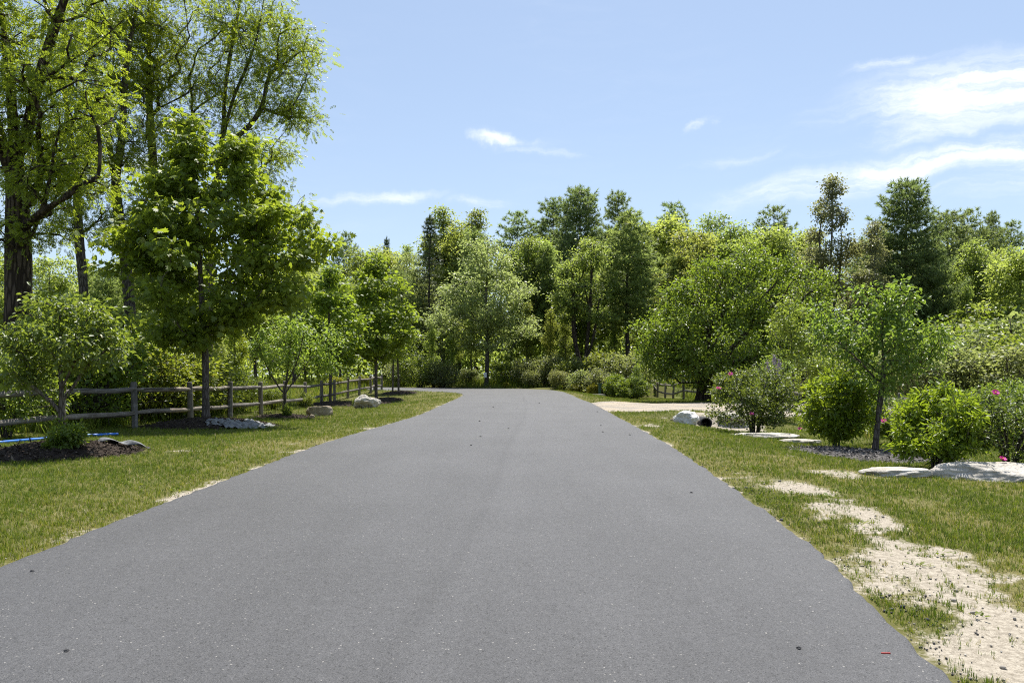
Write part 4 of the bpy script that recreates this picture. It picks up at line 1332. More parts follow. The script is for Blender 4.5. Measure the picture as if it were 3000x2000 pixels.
P_PALE = proto_tree(85, 13, .16, [(0, 0, 11.2, 2.3, 2.3, 1.5, 110), (0, 0, 8.6, 3.9, 3.9, 2.0, 260), (-1.2, 0, 6.2, 3.8, 3.8, 1.4, 160), (1.4, 0, 5.4, 3.2, 3.2, 1.2, 110), (0, 0, 3.8, 2.6, 2.6, .8, 50)], 2.6, M['bark_grey'], QUICK_TPL, M['pale'], .22, 26, .30, surf=.6, step=.6)
P_MULTI = proto_tree(86, 13.5, .25, [(-.8, 0, 11.8, 1.8, 1.8, 1.4, 90), (1.2, 0, 10.4, 1.8, 1.8, 1.6, 90), (0, 0, 8.6, 3.0, 3.0, 1.5, 140), (-1.8, 0, 6.4, 1.6, 1.6, .8, 34), (1.8, 0, 6.8, 1.6, 1.6, .9, 40)], 5.2, M['bark_dark'], QUICK_TPL, M['forest_dark'], .22, 26, .30, surf=.5, step=.6,
                     stems=[(-1, [(0, 0, -.2), (-.1, 0, 2.0), (-.5, .1, 5.0), (-.7, 0, 8.5), (-.8, 0, 11.5)]), (0, [(-.05, 0, 1.2), (.7, 0, 2.6), (1.1, .1, 5.2), (1.2, 0, 8.0), (1.3, 0, 11)]), (0, [(-.1, 0, 1.8), (-.75, -.3, 4.4), (-1.4, -.2, 7.6)])])
P_ASH = proto_tree(87, 17, .19, [(-.4, 0, 15.9, 1.0, 1.0, 1.0, 40), (.7, 0, 14.6, 1.1, 1.1, 1.0, 36), (-1.4, 0, 13.8, 1.0, 1.0, .9, 30), (1.9, .4, 12.8, .9, .9, .8, 24), (3.2, 0, 11.6, 1.1, 1.1, .8, 30), (-2.6, -.3, 11.4, 1.2, 1.2, .8, 30), (0, 0, 10.8, 2.6, 2.6, 1.2, 90), (.4, 0, 8.2, 3.4, 3.4, 1.6, 150), (-.4, 0, 5.4, 3.2, 3.2, 1.5, 110)], 2.6, M['bark_smooth'], QUICK_TPL, M['ash'], .21, 24, .22, surf=.35, step=.6,
                   stems=[(-1, [(0, 0, -.2), (.1, 0, 4), (0, .1, 8), (-.3, 0, 12), (-.4, 0, 16)]), (0, [(0, 0, 6.5), (.8, .2, 9.5), (1.3, .3, 12.5), (1.0, 0, 14.8)]), (0, [(.05, 0, 5.5), (-.9, -.2, 8.5), (-1.6, -.2, 11.5), (-1.5, 0, 14)]), (0, [(0, 0, 7), (1.6, -.3, 9.6), (3.0, -.2, 11.8)])])

TUFT_TPL = [tpl_tuft(np.random.RandomState(200 + k), 11, .6, .085) for k in range(4)]


def conifer(seed, H, r, base, prof, leaf_m, whorl=.62, nb=(4, 6), tuft=.34, rise=.25, drop=.0, dens=1.0, sub=.55, open_=.0, bark_m=None):
    """prof: list of (height fraction, branch length) pairs"""
    rng = np.random.RandomState(seed)
    hs, ls = zip(*prof)
    k = 9
    zz = np.linspace(-.3, H, k)
    xy = np.cumsum(rng.normal(0, .004 * H, (k, 2)), 0); xy -= xy[0]
    ax = catmull(np.column_stack([xy, zz]), 6)
    V, Fq, off = [], [], 0
    pts = [ax]
    rad = [np.maximum(.02, r * (1 - np.clip(ax[:, 2] / H, 0, 1)) ** .8)]
    pos, dirs = [], []
    z = base * H
    while z < H * .985:
        f = z / H
        L0 = np.interp(f, hs, ls)
        c = np.array([np.interp(z, ax[:, 2], ax[:, 0]), np.interp(z, ax[:, 2], ax[:, 1]), z])
        a0 = rng.uniform(0, 6.28)
        nn = rng.randint(nb[0], nb[1] + 1)
        for j in range(nn):
            if rng.uniform() < open_:
                continue
            a = a0 + j / nn * 6.283 + rng.normal(0, .25)
            L = L0 * rng.uniform(.65, 1.15)
            d = np.array([math.cos(a), math.sin(a), 0])
            s = np.array([-math.sin(a), math.cos(a), 0])
            up = rise + rng.normal(0, .08) + .5 * max(0, f - .75) * 2
            t = np.linspace(0, 1, 6)[:, None]
            bp = c + d * t * L + np.array([0, 0, 1.0]) * (up * t * L * .55 - drop * t * t * L + .18 * t ** 3 * L)
            bp = bp + rng.normal(0, .03, bp.shape) * t
            pts.append(bp); rad.append(np.linspace(max(.012, r * .22 * (1 - f * .6) * L / max(ls)), .008, 6))
            m = max(2, int(L / .33 * dens))
            for q in np.linspace(.22 if L > 1 else .0, 1.0, m):
                b = np.array([np.interp(q, t[:, 0], bp[:, i]) for i in range(3)])
                for sg in (-1, 1):
                    ll = L * sub * (1.08 - q) * rng.uniform(.5, 1.1) + .12
                    dd = norm(d * .75 + s * sg * .8 + np.array([0, 0, up * .5 + .12]) + rng.normal(0, .12, 3))
                    kk = max(1, int(ll / .24))
                    for e in range(1, kk + 1):
                        pos.append(b + dd * ll * e / kk + rng.normal(0, .05, 3))
                        dirs.append(norm(dd + np.array([0, 0, .35]) + rng.normal(0, .25, 3)))
                pos.append(b); dirs.append(norm(d + np.array([0, 0, .5])))
        z += whorl * rng.uniform(.8, 1.2) * (1.0 if f < .8 else .7)
    for e in range(4):
        pos.append(ax[-1] + np.array([0, 0, -.1 * e])); dirs.append(np.array([rng.normal(0, .2), rng.normal(0, .2), 1.0]))
    for p, rr in zip(pts, rad):
        ns = 9 if rr[0] > .1 else 4
        tg = norm(np.gradient(p, axis=0))
        ref = np.array([1.0, .1, .05]) if abs(tg[0][0]) < .8 else np.array([.1, 1.0, .1])
        a = norm(np.cross(tg, ref)); b = np.cross(tg, a)
        an = np.arange(ns) / ns * 6.2832
        ring = p[:, None] + rr[:, None, None] * (np.cos(an)[None, :, None] * a[:, None] + np.sin(an)[None, :, None] * b[:, None])
        i = off + np.arange(len(p) * ns).reshape(len(p), ns)
        jj = np.roll(i, -1, 1)
        V.append(ring.reshape(-1, 3)); Fq.append(np.stack([i[:-1], jj[:-1], jj[1:], i[1:]], -1).reshape(-1, 4)); off += len(p) * ns
    mt = mesh_np('trunk', np.vstack(V), np.vstack(Fq), bark_m or M['bark_pine'], smooth=True)
    pos, dirs = np.array(pos), np.array(dirs)
    tone = np.clip(rng.normal(.5, .22, len(pos)), 0, 1)
    V, Fc, A = scatter(TUFT_TPL, pos, dirs, norm(rng.normal(size=pos.shape)), tuft * rng.uniform(.7, 1.15, len(pos)), tone, rng)
    return {'H': float(V[:, 2].max()), 'trunk': mt, 'crown': mesh_np('crown', V, Fc, leaf_m, {'v': A}), 'n': len(pos)}


P_PINE_BIG = conifer(91, 16, .26, .22, [(0, 2.2), (.25, 3.3), (.45, 3.5), (.7, 2.6), (.88, 1.6), (1, .35)], M['pine'], whorl=.52, nb=(5, 7), tuft=.40, rise=.30, sub=.6)
P_PINE = [conifer(92, 15, .2, .38, [(0, 1.0), (.4, 2.3), (.65, 2.5), (.85, 1.6), (1, .3)], M['pine'], whorl=.55, nb=(4, 6), tuft=.42, rise=.35, open_=.12, sub=.6),
          conifer(93, 14, .18, .30, [(0, 1.0), (.35, 2.2), (.6, 2.1), (.85, 1.2), (1, .25)], M['pine_soft'], whorl=.50, nb=(4, 6), tuft=.42, rise=.4, sub=.6),
          conifer(94, 16, .2, .55, [(0, 1), (.55, 1.9), (.75, 2.4), (.9, 1.6), (1, .4)], M['pine'], whorl=.62, nb=(4, 5), tuft=.42, rise=.3, open_=.18, sub=.6)]
P_SPRUCE = conifer(95, 12, .14, .08, [(0, 1.9), (.1, 1.9), (.5, 1.25), (.85, .5), (1, .08)], M['spruce'], whorl=.42, nb=(4, 6), tuft=.28, rise=-.15, drop=.05, sub=.4)

FG = 'forest behind the road bend'
N = [
 # proto, px, top, d, width, leaf, label
 (P_PALE, 1425, 690, 70, 1.15, None, 'broad pale yellow-green tree directly above the road end'),
 (P_MULTI, 1712, 690, 71, 1.05, None, 'dark leaved tree with three black stems right of the road end'),
 (P_PINE[1], 1835, 605, 74, 1.25, None, 'soft yellowish pine with a bare dark trunk right of the three stemmed tree'),
 (P_PINE_BIG, 1700, 536, 88, .95, None, 'tallest pine of the central ridge with a broad layered crown'),
 (P_PINE[0], 1815, 548, 92, .75, None, 'narrow dark pine top just right of the tallest central pine'),
 (P_PINE[0], 1625, 575, 95, 1.0, None, 'dark pine leaning out left of the tallest central pine'),
 (P_SPRUCE, 1262, 622, 82, 1.0, None, 'dark narrow spruce behind the left side of the pale tree'),
 (P_DEC[2], 1300, 598, 93, 1.05, M['forest_dark'], 'tall dark green tree with ragged top left of the road end'),
 (P_DEC[2], 1392, 606, 95, 1.0, M['forest_dark'], 'tall dark green tree with a tufted top behind the pale tree'),
 (P_DEC[0], 1345, 640, 90, .9, None, 'green tree filling the gap behind the pale tree'),
 (P_PINE[2], 1515, 608, 93, 1.05, None, 'dark flat topped pine above the right side of the pale tree'),
 (P_PINE[2], 1972, 584, 112, 1.0, None, 'distant pine with a domed top above the bright trees'),
 (P_DEC[3], 1935, 618, 92, 1.1, None, 'bright green tree right of the yellowish pine'),
 (P_PINE[1], 1965, 735, 84, 1.1, None, 'low spreading soft pine left of the huge dome-shaped tree'),
 (P_DEC[1], 2090, 618, 104, .75, M['forest_dark'], 'dark rounded oak top on the skyline'),
 (P_DEC[0], 2150, 642, 88, 1.15, None, 'light green tree behind the huge dome-shaped tree'),
 (P_DEC[1], 2040, 660, 84, .95, None, 'light green tree between yellowish pine and huge dome-shaped tree'),
 (P_DEC[3], 2240, 655, 82, 1.1, None, 'leafy tree behind the right shoulder of the huge dome-shaped tree'),
 (P_PINE[2], 2272, 592, 106, 1.0, None, 'distant pine with fan shaped top left of the sparse tall tree'),
 (P_ASH, 2432, 506, 61, 1.0, None, 'very tall sparse tree with grey stems and brownish tufted leaves'),
 (P_ASH, 2560, 640, 58, 1.1, None, 'lower brownish sparse tree between the tall sparse tree and big pine'),
 (P_PINE_BIG, 2655, 512, 61, 1.0, None, 'big dark white pine standing alone against the sky at right'),
 (P_PINE[0], 2775, 606, 78, 1.1, None, 'pine behind the right side of the big white pine'),
 (P_PINE[2], 2838, 600, 96, .95, None, 'distant rounded pine, left of three on the right skyline'),
 (P_PINE[0], 2897, 612, 98, .6, None, 'distant narrow pine, middle of three on the right skyline'),
 (P_PINE[2], 2955, 640, 95, .95, None, 'distant pine, right of three on the right skyline'),
 (P_DEC[0], 2860, 690, 62, 1.0, None, 'fresh green tree with thin dark trunk right of the big pine'),
 (P_DEC[3], 2980, 720, 54, 1.1, M['forest'], 'green tree filling the right edge of the woods'),
 (P_DEC[1], 3060, 690, 60, 1.0, None, 'green tree half cut by the right edge'),
 (P_PINE[1], 1600, 700, 78, .9, None, 'soft pine between the pale tree and three stemmed tree'),
 (P_DEC[3], 1555, 690, 80, .9, None, 'mid green tree behind the right side of the pale tree'),
 (P_PALE, 1205, 730, 84, .8, None, 'paler tree with a pinkish cast behind the dark maple'),
 (P_DEC[1], 1130, 715, 96, .9, None, 'rounded tree above the maples near the left fence end'),
 (P_PINE[2], 1008, 672, 118, .8, None, 'tiny distant pine top right of the big maple'),
 (P_SPRUCE, 1128, 688, 116, .6, None, 'tiny pointed spruce top on the low skyline'),
 (P_DEC[0], 1050, 720, 92, 1.0, None, 'green tree on the low skyline right of the big maple'),
 (P_DEC[3], 690, 900, 46, .75, M['locust'], 'small yellow-green tree in the meadow behind the second apple tree'),
 (P_DEC[3], 620, 930, 40, .8, M['forest'], 'small tree in the meadow right behind the maple trunk'),
 (P_DEC[1], 985, 800, 68, .8, M['maple'], 'bright tree in the meadow behind the middle maple'),
 (P_DEC[1], 560, 760, 52, 1.0, None, 'green tree behind the right locusts'),
 (P_PINE[1], 320, 770, 52, 1.2, None, 'soft pine glimpsed between the locust trunks'),
 (P_DEC[1], 150, 740, 50, 1.0, None, 'green tree behind the massive locust trunk'),
 (P_DEC[0], 440, 740, 56, 1.0, None, 'green tree behind the forked locust'),
 (P_DEC[1], -60, 700, 40, 1.0, None, 'green tree at the left edge behind the massive trunk'),
 (P_DEC[3], 750, 760, 66, 1.1, None, 'green tree behind the right edge of the big maple'),
 (P_DEC[0], 860, 730, 74, 1.1, None, 'green tree between the big maple and the middle maple'),
]
for i, (p, px, ty, d, w, leaf, lab) in enumerate(N):
    nm = 'pine_tree' if p in P_PINE or p is P_PINE_BIG else 'spruce_tree' if p is P_SPRUCE else 'deciduous_tree'
    place(p, nm, px, ty, d, lab, 'tree', FG, w=w, leaf=leaf, rot=i * 2.399)

LINE = ([-900, 0, 400, 700, 1000, 1180, 1300, 1450, 1600, 1720, 1850, 2000, 2200, 2400, 2600, 2900, 3900],
        [740, 740, 740, 760, 745, 720, 660, 690, 650, 620, 650, 665, 675, 680, 690, 690, 700])
k = 0
for d0, sp in ((79, 5.6), (92, 6.4), (108, 7.5)):
    xx = -78.0 - (d0 - 79) * .6
    while xx < 78 + (d0 - 79) * .6:
        x = xx + random.uniform(-1.6, 1.6)
        d = d0 + random.uniform(-4, 4)
        px = CX + x / d * F
        xx += sp
        if px < -500 or px > 3500 or (d0 == 79 and (abs(px - 1425) < 110 or 1860 < px < 2120)):
            continue
        ty = float(np.interp(px, *LINE)) + random.uniform(-25, 45) + (35 if d0 == 79 else 0)
        k += 1
        u = random.random()
        if u < .24:
            place(random.choice(P_PINE), 'pine_tree', px, ty, d, 'pine among the unbroken trees of the far woods', 'tree', 'far woods', w=random.uniform(.85, 1.1))
        else:
            place(random.choice(P_DEC), 'deciduous_tree', px, ty, d, 'leafy tree among the unbroken trees of the far woods', 'tree', 'far woods',
                  w=random.uniform(.8, 1.05), leaf=random.choice([None, None, M['forest_dark'], M['brush']]))

def undergrowth():
    rng = np.random.RandomState(88)
    n = 120000
    d = rng.uniform(80, 128, n)
    x = rng.uniform(-.75, .75, n) * d
    h = 2.5 + 6.5 * fbm(x * .13, d * .13, 41, 3) ** 1.4 * 1.6
    z = h * rng.uniform(0, 1, n) ** .8
    keep = fbm(x * .5 + z * .4, d * .5 + z * .3, 43, 3) > .33
    x, d, z = x[keep], d[keep], z[keep]
    pos = np.stack([x, d, ground(x, d) + z], 1)
    m = len(x)
    V, Fc, A = scatter(QUICK_TPL, pos, norm(rng.normal(size=(m, 3))), norm(np.array([0, 0, .8]) + rng.normal(0, .5, (m, 3))), rng.uniform(.35, .6, m), rng.uniform(0, .9, m), rng)
    tag(obj('undergrowth', mesh_np('undergrowth', V, Fc, M['forest'], {'v': A})), 'leafy undergrowth filling the depth of the far woods', 'undergrowth', kind='stuff')


undergrowth()
# shrubs along the foot of the woods
UNDER = [(1230, 1040, 70), (1300, 1060, 69), (1370, 1080, 72), (1480, 1060, 70), (1545, 1050, 69), (1600, 1040, 68), (1660, 1060, 66), (1560, 1085, 67), (1720, 1050, 66), (1775, 1030, 64), (1830, 1040, 63), (1640, 1085, 64), (1890, 1060, 66), (1700, 1085, 63), (1760, 1080, 61), (1920, 1085, 72), (1180, 1050, 74), (1270, 1085, 71)]
for i, (px, ty, d) in enumerate(UNDER):
    bush(S_GREY[i % 2] if i % 3 else S_BRUSH[i % 3], 'woodland_shrub', px, ty, d, nth(px, [u[0] for u in UNDER]) + ' shrub from the left at the foot of the woods behind the road', group='shrubs at the foot of the woods', w=random.uniform(.95, 1.3))
RGT = [(2480, 1035, 38), (2560, 1040, 41), (2640, 1020, 38), (2700, 1035, 35), (2770, 1000, 41), (2830, 1015, 36), (2900, 985, 40), (2960, 1005, 34), (3050, 960, 36), (2420, 1050, 45), (2520, 1000, 48), (2680, 990, 47), (2850, 950, 48), (2990, 930, 46), (2760, 955, 52), (2620, 960, 54), (2930, 900, 54), (3120, 950, 42)]
for i, (px, ty, d) in enumerate(RGT):
    bush(S_GREY[i % 2] if i % 4 else S_BRUSH[i % 3], 'field_shrub', px, ty, d, nth(px, [u[0] for u in RGT]) + ' grey-green shrub from the left in the overgrown field behind the right fence', group='shrubs in the right field', w=random.uniform(.9, 1.3))
for i, (px, ty, d, w) in enumerate([(1290, 1122, 70, 1.2), (1485, 1120, 67.5, 1.3), (1690, 1122, 62, 1.5), (1740, 1125, 60, 1.0), (1640, 1127, 63, .8), (1060, 1100, 64, 1.2), (980, 1105, 58, 1.2), (1905, 1112, 74, 1.6), (1945, 1106, 73, 1.6), (1985, 1110, 71, 1.5), (2025, 1106, 70, 1.6), (2075, 1110, 68, 1.6)]):
    bush(S_FORS2, 'yellow_weed', px, ty, d, nth(px, [1290, 1485, 1690, 1740, 1640, 1060, 980, 1905, 1945, 1985, 2025, 2075]) + ' yellow-green weed clump from the left at the edge of the woods', group='yellow weeds before the woods', w=w, leaf=M['yellowweed'], cat='weed')
# slender dark saplings inside the wood's edge
SAP = [(1380, 880, 72), (1335, 900, 73), (1325, 950, 71), (1545, 880, 74), (1612, 900, 73), (1655, 910, 74), (1498, 920, 75), (1265, 930, 76), (2895, 820, 60), (2830, 830, 58), (1870, 900, 76), (1800, 920, 75)]
for i, (px, ty, d) in enumerate(SAP):
    place(P_DEC[2], 'forest_sapling', px, ty, d, nth(px, [u[0] for u in SAP]) + ' thin dark stemmed sapling from the left in the shaded wood edge', 'tree', 'saplings in the shade', w=.8)


# ------------------------------------------------------------------ fences
def log_mesh(name, L, r0, r1, seed, ends=.75, sag=0.0, sides=12, top=False):
    """round pole along +z, slightly uneven, with chamfered or tapered ends"""
    rng = np.random.RandomState(seed)
    if top:
        zs = np.array([0, L * .25, L * .5, L * .75, L - .05, L - .012, L, L])
        rr = np.array([1, 1, 1, 1, 1, .93, .72, .0])
    else:
        zs = np.array([0, 0, .02, .16, .3] + list(np.linspace(.5, L - .5, 6)) + [L - .3, L - .16, L - .02, L, L])
        rr = np.array([0, ends * .8, ends, ends * 1.02, .96] + [1] * 6 + [.96, ends * 1.02, ends, ends * .8, 0])
    rad = rr * np.linspace(r0, r1, len(zs)) * (1 + rng.normal(0, .025, len(zs)))
    an = np.arange(sides) / sides * 6.2832
    wob = 1 + rng.normal(0, .03, (1, sides)) + rng.normal(0, .012, (len(zs), sides))
    bx = np.sin(zs / L * math.pi) * sag + np.interp(zs, np.linspace(0, L, 4), rng.normal(0, .012, 4))
    by = np.interp(zs, np.linspace(0, L, 4), rng.normal(0, .012, 4))
    V = np.stack([bx[:, None] + rad[:, None] * wob * np.cos(an), by[:, None] + rad[:, None] * wob * np.sin(an), zs[:, None] + 0 * an], -1)
    k = len(zs)
    i = np.arange(k * sides).reshape(k, sides)
    j = np.roll(i, -1, 1)
    return mesh_np(name, V.reshape(-1, 3), np.stack([i[:-1], j[:-1], j[1:], i[1:]], -1).reshape(-1, 4), M['wood'], smooth=True)


POSTS = [log_mesh('post', 1.75, .082, .076, 300 + k, top=True) for k in range(4)]
RAILS = [log_mesh('rail', 3.0, .069, .062, 320 + k, ends=.72) for k in range(6)]


def fence(posts, label, rails=(.40, .985), hgt=1.2, seed=0, skip=()):
    """posts: (x, y[, height])"""
    rng = random.Random(seed)
    base = posts[0]
    root = empty('rail_fence', (base[0], base[1], G(base[0], base[1])), label, 'fence', 'log rail fences')
    R0 = root.location
    pts = []
    for i, (x, y, *hh) in enumerate(posts):
        z = G(x, y)
        h = (hh[0] if hh else hgt) + rng.uniform(-.03, .03)
        p = obj('post', POSTS[rng.randrange(4)], root)
        p.location = Vector((x, y, z + h - 1.75)) - R0
        p.rotation_euler = (rng.uniform(-.02, .02), rng.uniform(-.025, .025), rng.uniform(0, 6))
        pts.append((x, y, z, h - hgt))
    for (x0, y0, z0, e0), (x1, y1, z1, e1) in zip(pts[:-1], pts[1:]):
        for rz in rails:
            a = Vector((x0, y0, z0 + rz + e0 + rng.uniform(-.02, .02)))
            b = Vector((x1, y1, z1 + rz + e1 + rng.uniform(-.02, .02)))
            d = b - a
            L = d.length
            u = d / L
            ra = obj('rail', RAILS[rng.randrange(6)], root)
            ra.location = a + u * .02 - R0
            ra.rotation_mode = 'QUATERNION'
            ra.rotation_quaternion = u.to_track_quat('Z', 'Y')
            ra.scale = (1, 1, (L - .04) / 3.0)
    return root


def pp(px, d):
    return (gx(px, d), d)


fence([(-10.9, 12.3), pp(-125, 15.4), pp(182, 18.5), pp(398, 21.2), pp(559, 24.0), pp(672, 26.6), pp(763, 29.4), pp(832, 33), pp(895, 38), pp(941, 42.3), pp(980, 45.6), pp(1020, 49), pp(1053, 52), pp(1086, 55), pp(1097, 57.6), pp(1118, 60.2)],
      'weathered log rail fence running along the left lawn towards the bend', seed=1)
fence([pp(1883, 70), pp(1908, 66, ), pp(1926.5, 63), pp(1949, 60), pp(1972, 57.5), (*pp(2003, 54), 1.35), (*pp(2044, 50.5), 1.3), (*pp(2064, 49), 1.28), pp(2150, 47)],
      'dark log rail fence under the huge dome-shaped tree', seed=2, hgt=1.15)
fence([pp(2290, 27.0), pp(2440, 25.0), pp(2640, 22.6), pp(2857, 20.6), pp(3120, 18.6), pp(3450, 16.8)],
      'grey log rail fence half hidden behind the right shrubs', seed=3, hgt=1.15, rails=(.40, .95))

# ------------------------------------------------------------------ mulch mounds
def mulch_bed(key, label, grey=False, chips=900):
    bx, by, hw, hd, h = BEDS[key]
    rng = np.random.RandomState(abs(hash(key)) % 1000 if False else sum(map(ord, key)))
    nr, na = 14, 56
    V, Fq = [], []
    z0 = G(bx, by)
    an = np.arange(na) / na * 6.2832
    edge = 1 + .10 * np.sin(an * 2 + rng.uniform(0, 6)) + .07 * np.sin(an * 5 + rng.uniform(0, 6)) + .04 * np.sin(an * 11 + rng.uniform(0, 6))
    for i in range(nr + 1):
        t = i / nr
        x = bx + np.cos(an) * hw * t * edge
        y = by + np.sin(an) * hd * t * edge
        hh = h * (1 - t * t) ** .8 + (fbm(x * 5, y * 5, 12) - .5) * .07 * (1 - t ** 4) - .02 * t ** 6 + .02 * (1 - t)
        z = ground(x, y) + hh
        V.append(np.stack([x - bx, y - by, z - z0], 1))
    i = np.arange((nr + 1) * na).reshape(nr + 1, na)
    j = np.roll(i, -1, 1)
    Fq = np.stack([i[:-1], j[:-1], j[1:], i[1:]], -1).reshape(-1, 4)
    root = empty('mulch_bed', (bx, by, z0), label, 'mulch bed', 'mulch beds')
    obj('mound', mesh_np('mound', np.vstack(V), Fq, M['mulch_grey' if grey else 'mulch'], smooth=True), root)
    t = np.sqrt(rng.uniform(0, 1.1, chips)); a = rng.uniform(0, 6.2832, chips)
    ee = np.interp(a, np.append(an, 6.2832), np.append(edge, edge[0]))
    x, y = bx + np.cos(a) * hw * t * ee, by + np.sin(a) * hd * t * ee
    tt = np.minimum(t, 1)
    z = ground(x, y) + h * (1 - tt * tt) ** .8 + (fbm(x * 5, y * 5, 12) - .5) * .07 * (1 - tt ** 4) + .018 - .004 * tt
    pos = np.stack([x - bx, y - by, z - z0], 1)
    V, Fc, A = scatter([tpl_quick(.3, .08), tpl_quick(.2, .02), tpl_quick(.45, .1)], pos, norm(rng.normal(size=pos.shape) * [1, 1, .35]), norm(np.array([0, 0, 1.0]) + rng.normal(0, .35, pos.shape)), rng.uniform(.03, .10, chips), rng.uniform(0, 1, chips), rng)
    tag(obj('bark_chips', mesh_np('bark_chips', V, Fc, M['chip_grey' if grey else 'chip'], {'v': A}), root), kind='stuff')
    return root


mulch_bed('apple', 'dark bark mulch mound under the front left apple tree', chips=2600)
mulch_bed('maple', 'black mulch mound round the foot of the big maple', chips=2000)
mulch_bed('apple2', 'low mulch ring under the apple tree between fence posts', chips=700)
mulch_bed('maple2', 'mulch strip between the block boulder and the round boulder', chips=900)
mulch_bed('tail', 'short mulch tongue just behind the round boulder', chips=400)
mulch_bed('maple3', 'dark mulch mound under the dense maple at the fence end', chips=500)
mulch_bed('pair', 'farthest left mulch mound under the pair of young trees', chips=500)
mulch_bed('crab', 'grey bark mulch bed under the leaning crab apple', grey=True, chips=2200)
mulch_bed('sapling', 'flat mulch ring under the pale sapling', chips=300)


def fabric_sheet():
    bx, by, hw, hd, h = BEDS['maple']
    n, m = 90, 60
    u, v = np.meshgrid(np.linspace(-1, 1, n), np.linspace(-1, 1, m))
    x = bx + .95 + u * .78 + .10 * np.sin(v * 5)
    y = by - .55 + v * .52 + .08 * np.sin(u * 7)
    q = np.sqrt(((x - bx) / hw) ** 2 + ((y - by) / hd) ** 2)
    t = np.minimum(q, 1)
    z = ground(x.ravel(), y.ravel()).reshape(x.shape) + h * (1 - t * t) ** .8 + .045
    z = z - .02 + .016 * np.sin(u * 17 + v * 6 + 2.5 * np.sin(v * 4)) + .012 * np.sin(u * 31 - v * 9) + (fbm(x.ravel() * 5, y.ravel() * 5, 5).reshape(x.shape) - .5) * .13
    z0 = G(bx + .95, by - .55)
    i = np.arange(n * m).reshape(m, n)
    Fq = np.stack([i[:-1, :-1], i[:-1, 1:], i[1:, 1:], i[1:, :-1]], -1).reshape(-1, 4)
    me = mesh_np('fabric_sheet', np.stack([x.ravel() - bx - .95, y.ravel() - by + .55, z.ravel() - z0], 1), Fq, M['fabric'], smooth=True)
    o = obj('fabric_sheet', me)
    o.location = (bx + .95, by - .55, z0)
    md = o.modifiers.new('thickness', 'SOLIDIFY')
    md.thickness = .004
    tag(o, 'wrinkled grey weed fabric bared on the big maple mulch mound', 'fabric')


fabric_sheet()


def fabric_flap():
    bx, by, hw, hd, h = BEDS['apple']
    n, m = 30, 12
    u, v = np.meshgrid(np.linspace(0, 1, n), np.linspace(-1, 1, m))
    x = bx + .35 + u * 1.0
    y = by + .55 - u * .25 + v * .10 * (1 + np.sin(u * 6) * .4)
    t = np.minimum(np.sqrt(((x - bx) / hw) ** 2 + ((y - by) / hd) ** 2), 1)
    z = ground(x.ravel(), y.ravel()).reshape(x.shape) + h * (1 - t * t) ** .8 + .05 + .03 * np.sin(u * 11 + v * 2) + .03 * (1 - v * v)
    z0 = G(bx + .35, by + .55)
    i = np.arange(n * m).reshape(m, n)
    Fq = np.stack([i[:-1, :-1], i[:-1, 1:], i[1:, 1:], i[1:, :-1]], -1).reshape(-1, 4)
    o = obj('fabric_sheet', mesh_np('fabric_sheet', np.stack([x.ravel() - bx - .35, y.ravel() - by - .55, z.ravel() - z0], 1), Fq, M['fabric'], smooth=True))
    o.location = (bx + .35, by + .55, z0)
    o.modifiers.new('thickness', 'SOLIDIFY').thickness = .004
    tag(o, 'thin curled strip of weed fabric on the front apple tree mound', 'fabric')


fabric_flap()


# ------------------------------------------------------------------ stones
def rock(name, loc, dims, seed, m, label, group=None, cuts=9, rough=.06, rz=0.0, sub=5, sink=.25, flat_top=None, keep=.55):
    rng = random.Random(seed)
    bm = bmesh.new()
    bmesh.ops.create_icosphere(bm, subdivisions=sub, radius=1.0)
    planes = []
    for _ in range(cuts):
        n = Vector((rng.gauss(0, 1), rng.gauss(0, 1), rng.gauss(0, .7))).normalized()
        planes.append((n, rng.uniform(keep, .92)))
    if flat_top:
        planes.append((Vector((rng.uniform(-.12, .12), rng.uniform(-.12, .12), 1)).normalized(), flat_top))
    o3 = Vector((seed * 3.1, seed * 1.7, 0))
    for v in bm.verts:
        p = v.co.copy()
        for n, dd in planes:
            e = p.dot(n) - dd
            if e > 0:
                p -= n * e * .96
        p += v.co * (mnoise.fractal(p * 2.2 + o3, 1.0, 2.1, 5) * rough * 1.6 + mnoise.ridged_multi_fractal(p * 3.5 + o3, 1.0, 2.0, 4, 1.0, 2.0) * rough * .35)
        v.co = Vector((p.x * dims[0], p.y * dims[1], p.z * dims[2]))
    o = obj(name, bm_mesh(name, bm, m, smooth=False))
    for p in o.data.polygons:
        p.use_smooth = True
    o.location = Vector(loc) + Vector((0, 0, dims[2] * (1 - sink * 2) * .75))
    o.rotation_euler = (0, 0, rz)
    tag(o, label, 'rock', group)
    return o


rock('boulder', at(938, 28.6), (.47, .34, .30), 3, M['rock_tan'], 'tan block shaped boulder on the lawn by the left fence', cuts=5, flat_top=.62, keep=.6, rz=.12, sink=.22)
rock('boulder', at(1077, 36.0), (.56, .48, .42), 8, M['rock_pale'], 'rough rounded boulder at the tip of the mulch strip', cuts=9, rough=.10, rz=.5, sink=.16)
rock('stone', at(1064, 40.5, .1), (.2, .2, .24), 12, M['rock_pale'], 'small grey stone peeking over the round boulder', cuts=7, sub=4)
rock('stone', at(915, 27.6), (.10, .08, .08), 14, M['rock_tan'], 'little stone lying just in front of the block boulder', cuts=7, sub=3)
rock('boulder', at(2012, 24.9, .02), (.40, .30, .27), 16, M['rock_white'], 'white boulder left of the culvert mouth', cuts=8, rough=.10, rz=.3, sink=.18)
rock('stone', at(1973, 25.6), (.10, .09, .07), 18, M['rock_tan'], 'small stone in the grass left of the white boulder', cuts=7, sub=3)
rock('boulder', at(2150, 25.9, .02), (.52, .3, .2), 22, M['rock_pale'], 'pale stone right of the culvert behind the rose bush', cuts=8, rz=.1, sink=.2)
